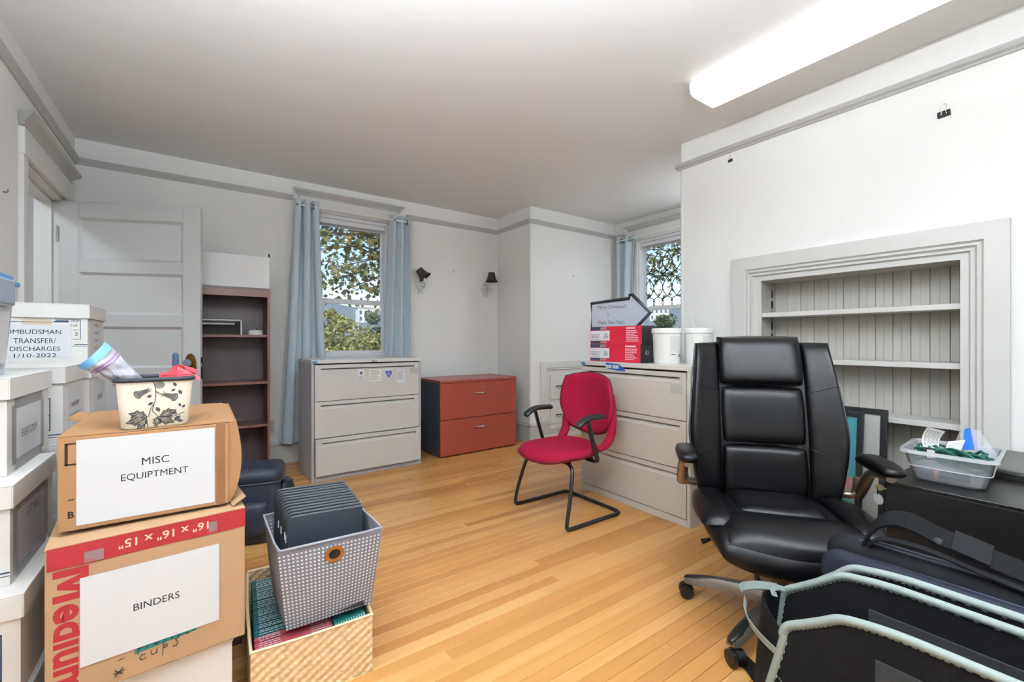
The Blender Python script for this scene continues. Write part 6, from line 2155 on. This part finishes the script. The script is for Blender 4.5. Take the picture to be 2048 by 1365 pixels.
# flap at the far side corner and ribbons
mb = MB()
mb.ribbon(bez([(0.215, 0.530, 0.412), (0.17, 0.566, 0.418), (0.12, 0.582, 0.424), (0.085, 0.580, 0.428)], 5), 0.022, 0.002, (0, 0.35, 1))
mb.build('ribbon_tie', teal_b, og)
mb = MB()
mb.ribbon(bez([(0.215, 0.512, 0.415), (0.19, 0.522, 0.424), (0.165, 0.528, 0.414), (0.185, 0.520, 0.404)], 5), 0.014, 0.002, (0, 0.35, 1))
mb.build('ribbon_knot', teal_b, og)
mb = MB()
mb.ribbon(bez([(0.135, 0.588, 0.375), (0.10, 0.570, 0.352), (0.05, 0.515, 0.345), (0.0, 0.438, 0.350)], 6), 0.022, 0.002, (0.2, 0.5, 1))
mb.build('ribbon_tie', teal_b, og)
mb = MB()
mb.ribbon([(-0.006, 0.425, 0.285), (-0.007, 0.375, 0.235), (-0.007, 0.31, 0.175), (-0.006, 0.22, 0.10)], 0.024, 0.002, (0, 1, 1))
mb.build('ribbon_tie', teal_b, og)
# pocket flaps stitched on both panels
for xx, (ya, za), (yb_, zb_) in ((0.2165, (0.305, 0.455), (0.06, 0.375)), (-0.009, (0.230, 0.458), (0.00, 0.370))):
    mb = MB()
    mb.box(xx, xx + 0.006, yb_ - 0.25, ya, za - 0.060, za)
    mb.build('hook_strip', mat('velcro', (34, 34, 35), 0.95, bump=0.4, bscale=300), og, bevel=0.001)
    B(xx + 0.002, xx + 0.007, ya - 0.055, ya, za - 0.22, za - 0.062).build('hook_strip', mat('velcro'), og, bevel=0.001)
# a loose strap on the floor beside it
mb = MB()
mb.ribbon(bez([(0.39, 0.765, 0.012), (0.37, 0.70, 0.010), (0.33, 0.64, 0.009), (0.26, 0.57, 0.012), (0.20, 0.535, 0.03)], 5), 0.050, 0.005, (1, -0.5, 0))
mb.build('loose_strap', fab_k, og)

lb_ = thing('laptop_bag', 'black laptop bag with wide padded shoulder strap behind the sage-edged organizer', 'laptop bag', (1.585, 0.10, 0.0))
nyl = mat('bag_black', (15, 16, 20), 0.75, spec=0.2, bump=0.25, bscale=200, var=0.2, vscale=10)
nyn = mat('bag_navy', (22, 25, 38), 0.7, spec=0.25, bump=0.2, bscale=160, var=0.3, vscale=16)
def bag_body(name, x0, x1, hw, z0, z1, m, r=0.05):
    mb = MB()
    L = []
    for k_ in range(7):
        t_ = -1 + k_ / 3
        f_ = (1 - abs(t_) ** 3) * 0.022
        x = lerp(x0, x1, (t_ + 1) / 2)
        h_ = z1 - z0 + 2 * f_ - 0.022
        w_ = 2 * (hw + f_ - 0.011)
        L.append([(x, p, (z0 + z1) / 2 + q) for p, q in rrect(w_, h_, r, 5)])
    loft(mb, L)
    return mb.build(name, m, lb_, smooth=60)
bag_body('front_compartment', -0.040, 0.010, 0.440, 0.03, 0.535, nyn)
bag_body('main_compartment', 0.008, 0.085, 0.445, 0.02, 0.565, nyl)
mb = MB()
for dx, dz, hw in ((0.000, 0.004, 0.435), (0.035, 0.009, 0.445), (0.058, 0.009, 0.445)):
    top_ = [(dx, hw - 0.01, 0.42), (dx, hw, 0.50), (dx, hw - 0.02, 0.545 + dz), (dx, hw - 0.07, 0.562 + dz), (dx, 0.2, 0.566 + dz), (dx, -0.2, 0.566 + dz), (dx, -hw + 0.07, 0.562 + dz)]
    if dx == 0.0:
        top_ = [(p[0], p[1], p[2] - 0.030) for p in top_]
    mb.tube(bez(top_, 5), 0.0048, 6)
mb.build('zip', mat('zip_navy', (44, 50, 68), 0.45), lb_, smooth=60)
mb = MB()
sp_pts = bez([(0.045, 0.362, 0.560), (0.040, 0.350, 0.600), (0.036, 0.315, 0.652), (0.034, 0.262, 0.668), (0.036, 0.20, 0.648), (0.038, 0.14, 0.632), (0.040, 0.06, 0.615), (0.042, -0.04, 0.600), (0.044, -0.16, 0.585), (0.046, -0.28, 0.580)], 5)
mb.ribbon(sp_pts, 0.062, 0.009, (1, 0.0, 0.55))
mb.build('shoulder_strap', mat('strap_black', (17, 18, 19), 0.85, spec=0.12, bump=0.2, bscale=120), lb_, bevel=0.003)
mb = MB()
mb.ribbon(bez([(0.010, 0.345, 0.575), (0.008, 0.31, 0.605), (0.006, 0.22, 0.612), (0.008, 0.10, 0.590), (0.010, 0.0, 0.574)], 5), 0.018, 0.005, (1, 0, 0.3))
mb.build('carry_handle', nyl, lb_)
mb = MB()
mb.ribbon([(0.037, 0.172, 0.6455), (0.039, 0.10, 0.6285)], 0.068, 0.013, (1, 0.0, 0.55))
mb.build('strap_cuff', nyl, lb_, bevel=0.002)
mb = MB()
mb.M = Matrix.Translation((0.0145, 0.195, 0.640)) @ Matrix.Rotation(R(-60), 4, 'Y')
mb.lathe([(0, 0), (0.010, 0), (0.009, 0.003), (0, 0.004)], 16, closed=True)
mb.build('snap', mat('snap_dark', (24, 25, 26), 0.5, spec=0.2), lb_, smooth=40)
mb = MB()
mb.tube(bez([(0.075, 0.06, 0.625), (0.078, -0.05, 0.612), (0.08, -0.2, 0.60)], 4), 0.0025, 5)
mb.build('wire_edge', mat('wire_pale', (196, 198, 200), 0.3), lb_, smooth=60)

# ------------------------------------------------------------------ outdoors
def polar(deg, d):
    return (d * sin(R(deg)), d * cos(R(deg)))
def ground_z(d):
    if d < 40:
        return -4.6
    if d < 130:
        return lerp(-4.6, 3.6, (d - 40) / 90)
    return 3.6 + (d - 130) * 0.086
rg = random.Random(14)
mb = MB()
ND, NA = 26, 60
ds = [6 + (i / (ND - 1)) ** 2.2 * 800 for i in range(ND)]
vs = []
for d in ds:
    for j in range(NA + 1):
        a = -40 + 160 * j / NA
        x, y_ = polar(a, d)
        z = ground_z(d)
        if d > 150:
            z += (d - 150) / 650 * (9 * sin(a * 0.21 + 1.0) + 5 * sin(a * 0.57 + d * 0.01) + 14 * max(0, cos(R((a - 9) * 5))) - 6)
        vs.append((x, y_, z + (0.6 * rg.random() if d > 20 else 0)))
fs = []
for i in range(ND - 1):
    for j in range(NA):
        fs.append((i * (NA + 1) + j, i * (NA + 1) + j + 1, (i + 1) * (NA + 1) + j + 1, (i + 1) * (NA + 1) + j))
mb.add(vs, fs)
mb.build('ground', mat('hill_ground_haze', (132, 142, 142), 0.95, var=0.25, vscale=0.02), smooth=180)['kind'] = 'structure'  # grey-blue puts the distance haze into the ground colour
def leaf_mesh(mb, c, s, rng_, star=False):
    n = Vector((rng_.gauss(0, 1), rng_.gauss(0, 1), rng_.gauss(0, 1) + 0.6)).normalized()
    a = n.orthogonal().normalized()
    b_ = n.cross(a)
    th = rng_.random() * 2 * pi
    a, b_ = a * cos(th) + b_ * sin(th), b_ * cos(th) - a * sin(th)
    if star:
        poly = [(0, -0.5), (0.18, -0.22), (0.5, -0.25), (0.34, 0.02), (0.5, 0.30), (0.2, 0.22), (0, 0.6), (-0.2, 0.22), (-0.5, 0.30), (-0.34, 0.02), (-0.5, -0.25), (-0.18, -0.22)]
        vs = [c + (a * u + b_ * v) * s for u, v in poly]
        mb.add(vs, [(11, 0, 1), (1, 2, 3), (3, 4, 5), (5, 6, 7), (7, 8, 9), (9, 10, 11), (11, 1, 3, 5, 7, 9)])
    else:
        mb.add([c - a * s * 0.5, c + b_ * s * 0.35, c + a * s * 0.5, c - b_ * s * 0.35], [(0, 1, 2, 3)])
bark = mat('bark', (96, 84, 72), 0.9, var=0.3, vscale=3)
def leafmat(nm, col):
    return mat(nm, col, 0.6, var=0.45, vscale=0.9, spec=0.3)
# the large plane tree beside the house
pt_ = thing('plane_tree', 'large plane tree with broad lobed leaves just outside both windows', 'tree', (6.4, 9.6, -4.6))
tr_c = Vector((0, 0, 8.9))
MB().tube(bez([(0, 0, 0), (0.1, 0.05, 3), (-0.1, 0.0, 6), (0.0, 0.1, 9.5)], 5), [0.42, 0.41, 0.40, 0.38, 0.37, 0.36, 0.35, 0.34, 0.32, 0.31, 0.29, 0.27, 0.25, 0.22, 0.19, 0.15], 12).build('trunk', bark, pt_, smooth=60)
brm = MB()
fm_a, fm_b = MB(), MB()
rt = random.Random(99)
for i in range(640):
    while True:
        p = Vector((rt.uniform(-5.6, 5.6), rt.uniform(-5.2, 5.6), rt.uniform(-3.3, 4.2)))
        if (p.x / 5.6) ** 2 + (p.y / 5.6) ** 2 + (p.z / 4.4) ** 2 > 1:
            continue
        w_ = p + tr_c + Vector((6.4, 9.6, -4.6))
        if w_.x < 5.6 and w_.y < 6.2:
            continue
        lowlim = 1.35 + 0.085 * math.hypot(w_.x, w_.y)
        if math.atan2(w_.x, w_.y) > R(42) and rt.random() < 0.5:
            continue
        if w_.z < lowlim and rt.random() < 0.93:
            continue
        break
    q = tr_c + p
    st_ = tr_c + Vector((p.x * 0.45, p.y * 0.45, p.z * 0.3 - 1.0))
    mid = (st_ + q) / 2 + Vector((0, 0, 0.25))
    if i % 2 == 0:
        brm.tube([st_, mid, q + Vector((0, 0, -0.1))], [0.030, 0.018, 0.006], 5)
    if i % 22 == 0:
        brm.tube([tr_c * 0.8, st_], [0.10, 0.035], 6)
    for k_ in range(34):
        c = q + Vector((rt.gauss(0, 0.34), rt.gauss(0, 0.34), rt.gauss(0, 0.20)))
        leaf_mesh(fm_a if rt.random() < 0.72 else fm_b, c, rt.uniform(0.085, 0.15), rt, True)
brm.build('branches', bark, pt_, smooth=60, kind='stuff')
fm_a.build('foliage', leafmat('plane_leaf', (122, 126, 78)), pt_, kind='stuff')
fm_b.build('foliage', leafmat('plane_leaf_autumn', (156, 138, 84)), pt_, kind='stuff')
def tree(label, deg, d, h, r, col, leaf, n, seed, trunk_h=None):
    x, y_ = polar(deg, d)
    z0 = ground_z(d) - 0.3
    t = thing('tree', label, 'tree', (x, y_, z0), 0, 'trees on the slope beyond the windows')
    rr = random.Random(seed)
    MB().tube([(0, 0, 0), (0.1, 0, h * 0.35), (0, 0.1, h * 0.7)], [0.10 + h * 0.02, 0.08 + h * 0.012, 0.05], 7).build('trunk', bark, t, smooth=60)
    mb = MB()
    blobs = [(Vector((rr.uniform(-0.55, 0.55) * r, rr.uniform(-0.55, 0.55) * r, h - r * rr.uniform(0.45, 1.1))), r * rr.uniform(0.42, 0.62)) for _ in range(9)]
    for i in range(n):
        c, br = blobs[i % 9]
        v = Vector((rr.gauss(0, 1), rr.gauss(0, 1), rr.gauss(0, 1))).normalized()
        leaf_mesh(mb, c + v * br * rr.uniform(0.75, 1.05), leaf * rr.uniform(0.7, 1.3), rr)
    mb.build('foliage', leafmat(*col), t, kind='stuff')
    return t
YG, OG, DG, GG = ('leaf_yellow_green', (176, 178, 92)), ('leaf_olive', (150, 148, 92)), ('leaf_dark', (92, 104, 76)), ('leaf_grey', (124, 130, 112))
tree('bright yellow-green tree lowest in the left of the big window', 12.2, 21, 6.15, 2.1, YG, 0.17, 5200, 1)
tree('small yellow-green tree at the lower right of the big window', 18.0, 24, 5.75, 1.3, YG, 0.16, 3000, 2)
tree('broad olive tree in the middle of the big window view', 13.4, 41, 7.4, 3.4, OG, 0.34, 4200, 3)
tree('rounded olive tree right of the broad olive tree', 17.4, 52, 6.6, 2.8, OG, 0.32, 3200, 4)
tree('pale olive tree behind the bright tree at the window edge', 9.2, 36, 6.4, 2.2, OG, 0.32, 2600, 5)
rk = random.Random(61)
k = 0
sp_names = ['dark', 'grey-green', 'olive', 'deep green']
for deg, d in ((18.8, 74), (11.6, 96), (14.4, 108), (19.8, 128), (10.0, 150), (17.6, 170), (13.0, 190),
               (51.0, 36), (55.2, 44), (52.8, 70), (57.0, 84), (54.2, 118)):
    nm = sp_names[k % 4]
    h = rk.uniform(4.8, 6.2) if d > 60 else rk.uniform(6.2, 6.8)
    side = 'big window' if deg < 30 else 'leaded window'
    tree('%s %s tree on the slope, counted %s from nearest in the %s' % ('distant' if d > 60 else 'near', nm, nth(k + 1) if deg < 30 else nth(k - 6), side), deg, d, h, h * 0.52, (DG, GG, OG, DG)[k % 4], 0.30 + d * 0.004, 900, 100 + k)
    k += 1
def house(label, deg, d, w, dep, h, face, cols):
    x, y_ = polar(deg, d)
    t = thing('house', label, 'house', (x, y_, ground_z(d) - 0.5), R(-deg + face))
    B(-w / 2, w / 2, 0, dep, 0, h).build('wall', mat('house_white', (236, 234, 230), 0.7), t)
    mb = MB()
    mb.hexa([(-w / 2 - 0.4, -0.4, h), (w / 2 + 0.4, -0.4, h), (w / 2 + 0.4, dep + 0.4, h), (-w / 2 - 0.4, dep + 0.4, h), (-w / 4, dep * 0.4, h + w * 0.14), (w / 4, dep * 0.4, h + w * 0.14), (w / 4, dep * 0.6, h + w * 0.14), (-w / 4, dep * 0.6, h + w * 0.14)])
    mb.build('roof', mat('house_roof', (176, 168, 162), 0.8), t)
    n = cols
    for i in range(n):
        xx = -w / 2 + w * (i + 0.5) / n
        for zz in (h * 0.12, h * 0.56):
            f = B(xx - w / n * 0.26, xx + w / n * 0.26, -0.12, 0.0, zz, zz + h * 0.30).build('window', mat('house_trim', (222, 222, 222), 0.6), t)
            B(xx - w / n * 0.20, xx + w / n * 0.20, -0.14, -0.12, zz + h * 0.02, zz + h * 0.28).build('pane', mat('house_pane', (92, 102, 118), 0.2), f)
    for i in range(n + 1):
        xx = -w / 2 + w * i / n
        MB().tube([(xx, -0.9, 0), (xx, -0.9, h)], w * 0.022, 8).build('column', mat('house_white'), t, smooth=50)
    return t
house('white hillside house seen small in the big window', 17.0, 200, 6.4, 6, 6.2, 12, 3)
house('low pale house below the hill in the big window', 15.2, 138, 5.0, 5, 2.2, -8, 3)
house('white columned house seen through the leaded window lower pane', 53.9, 215, 8.0, 8, 6.6, 10, 4)
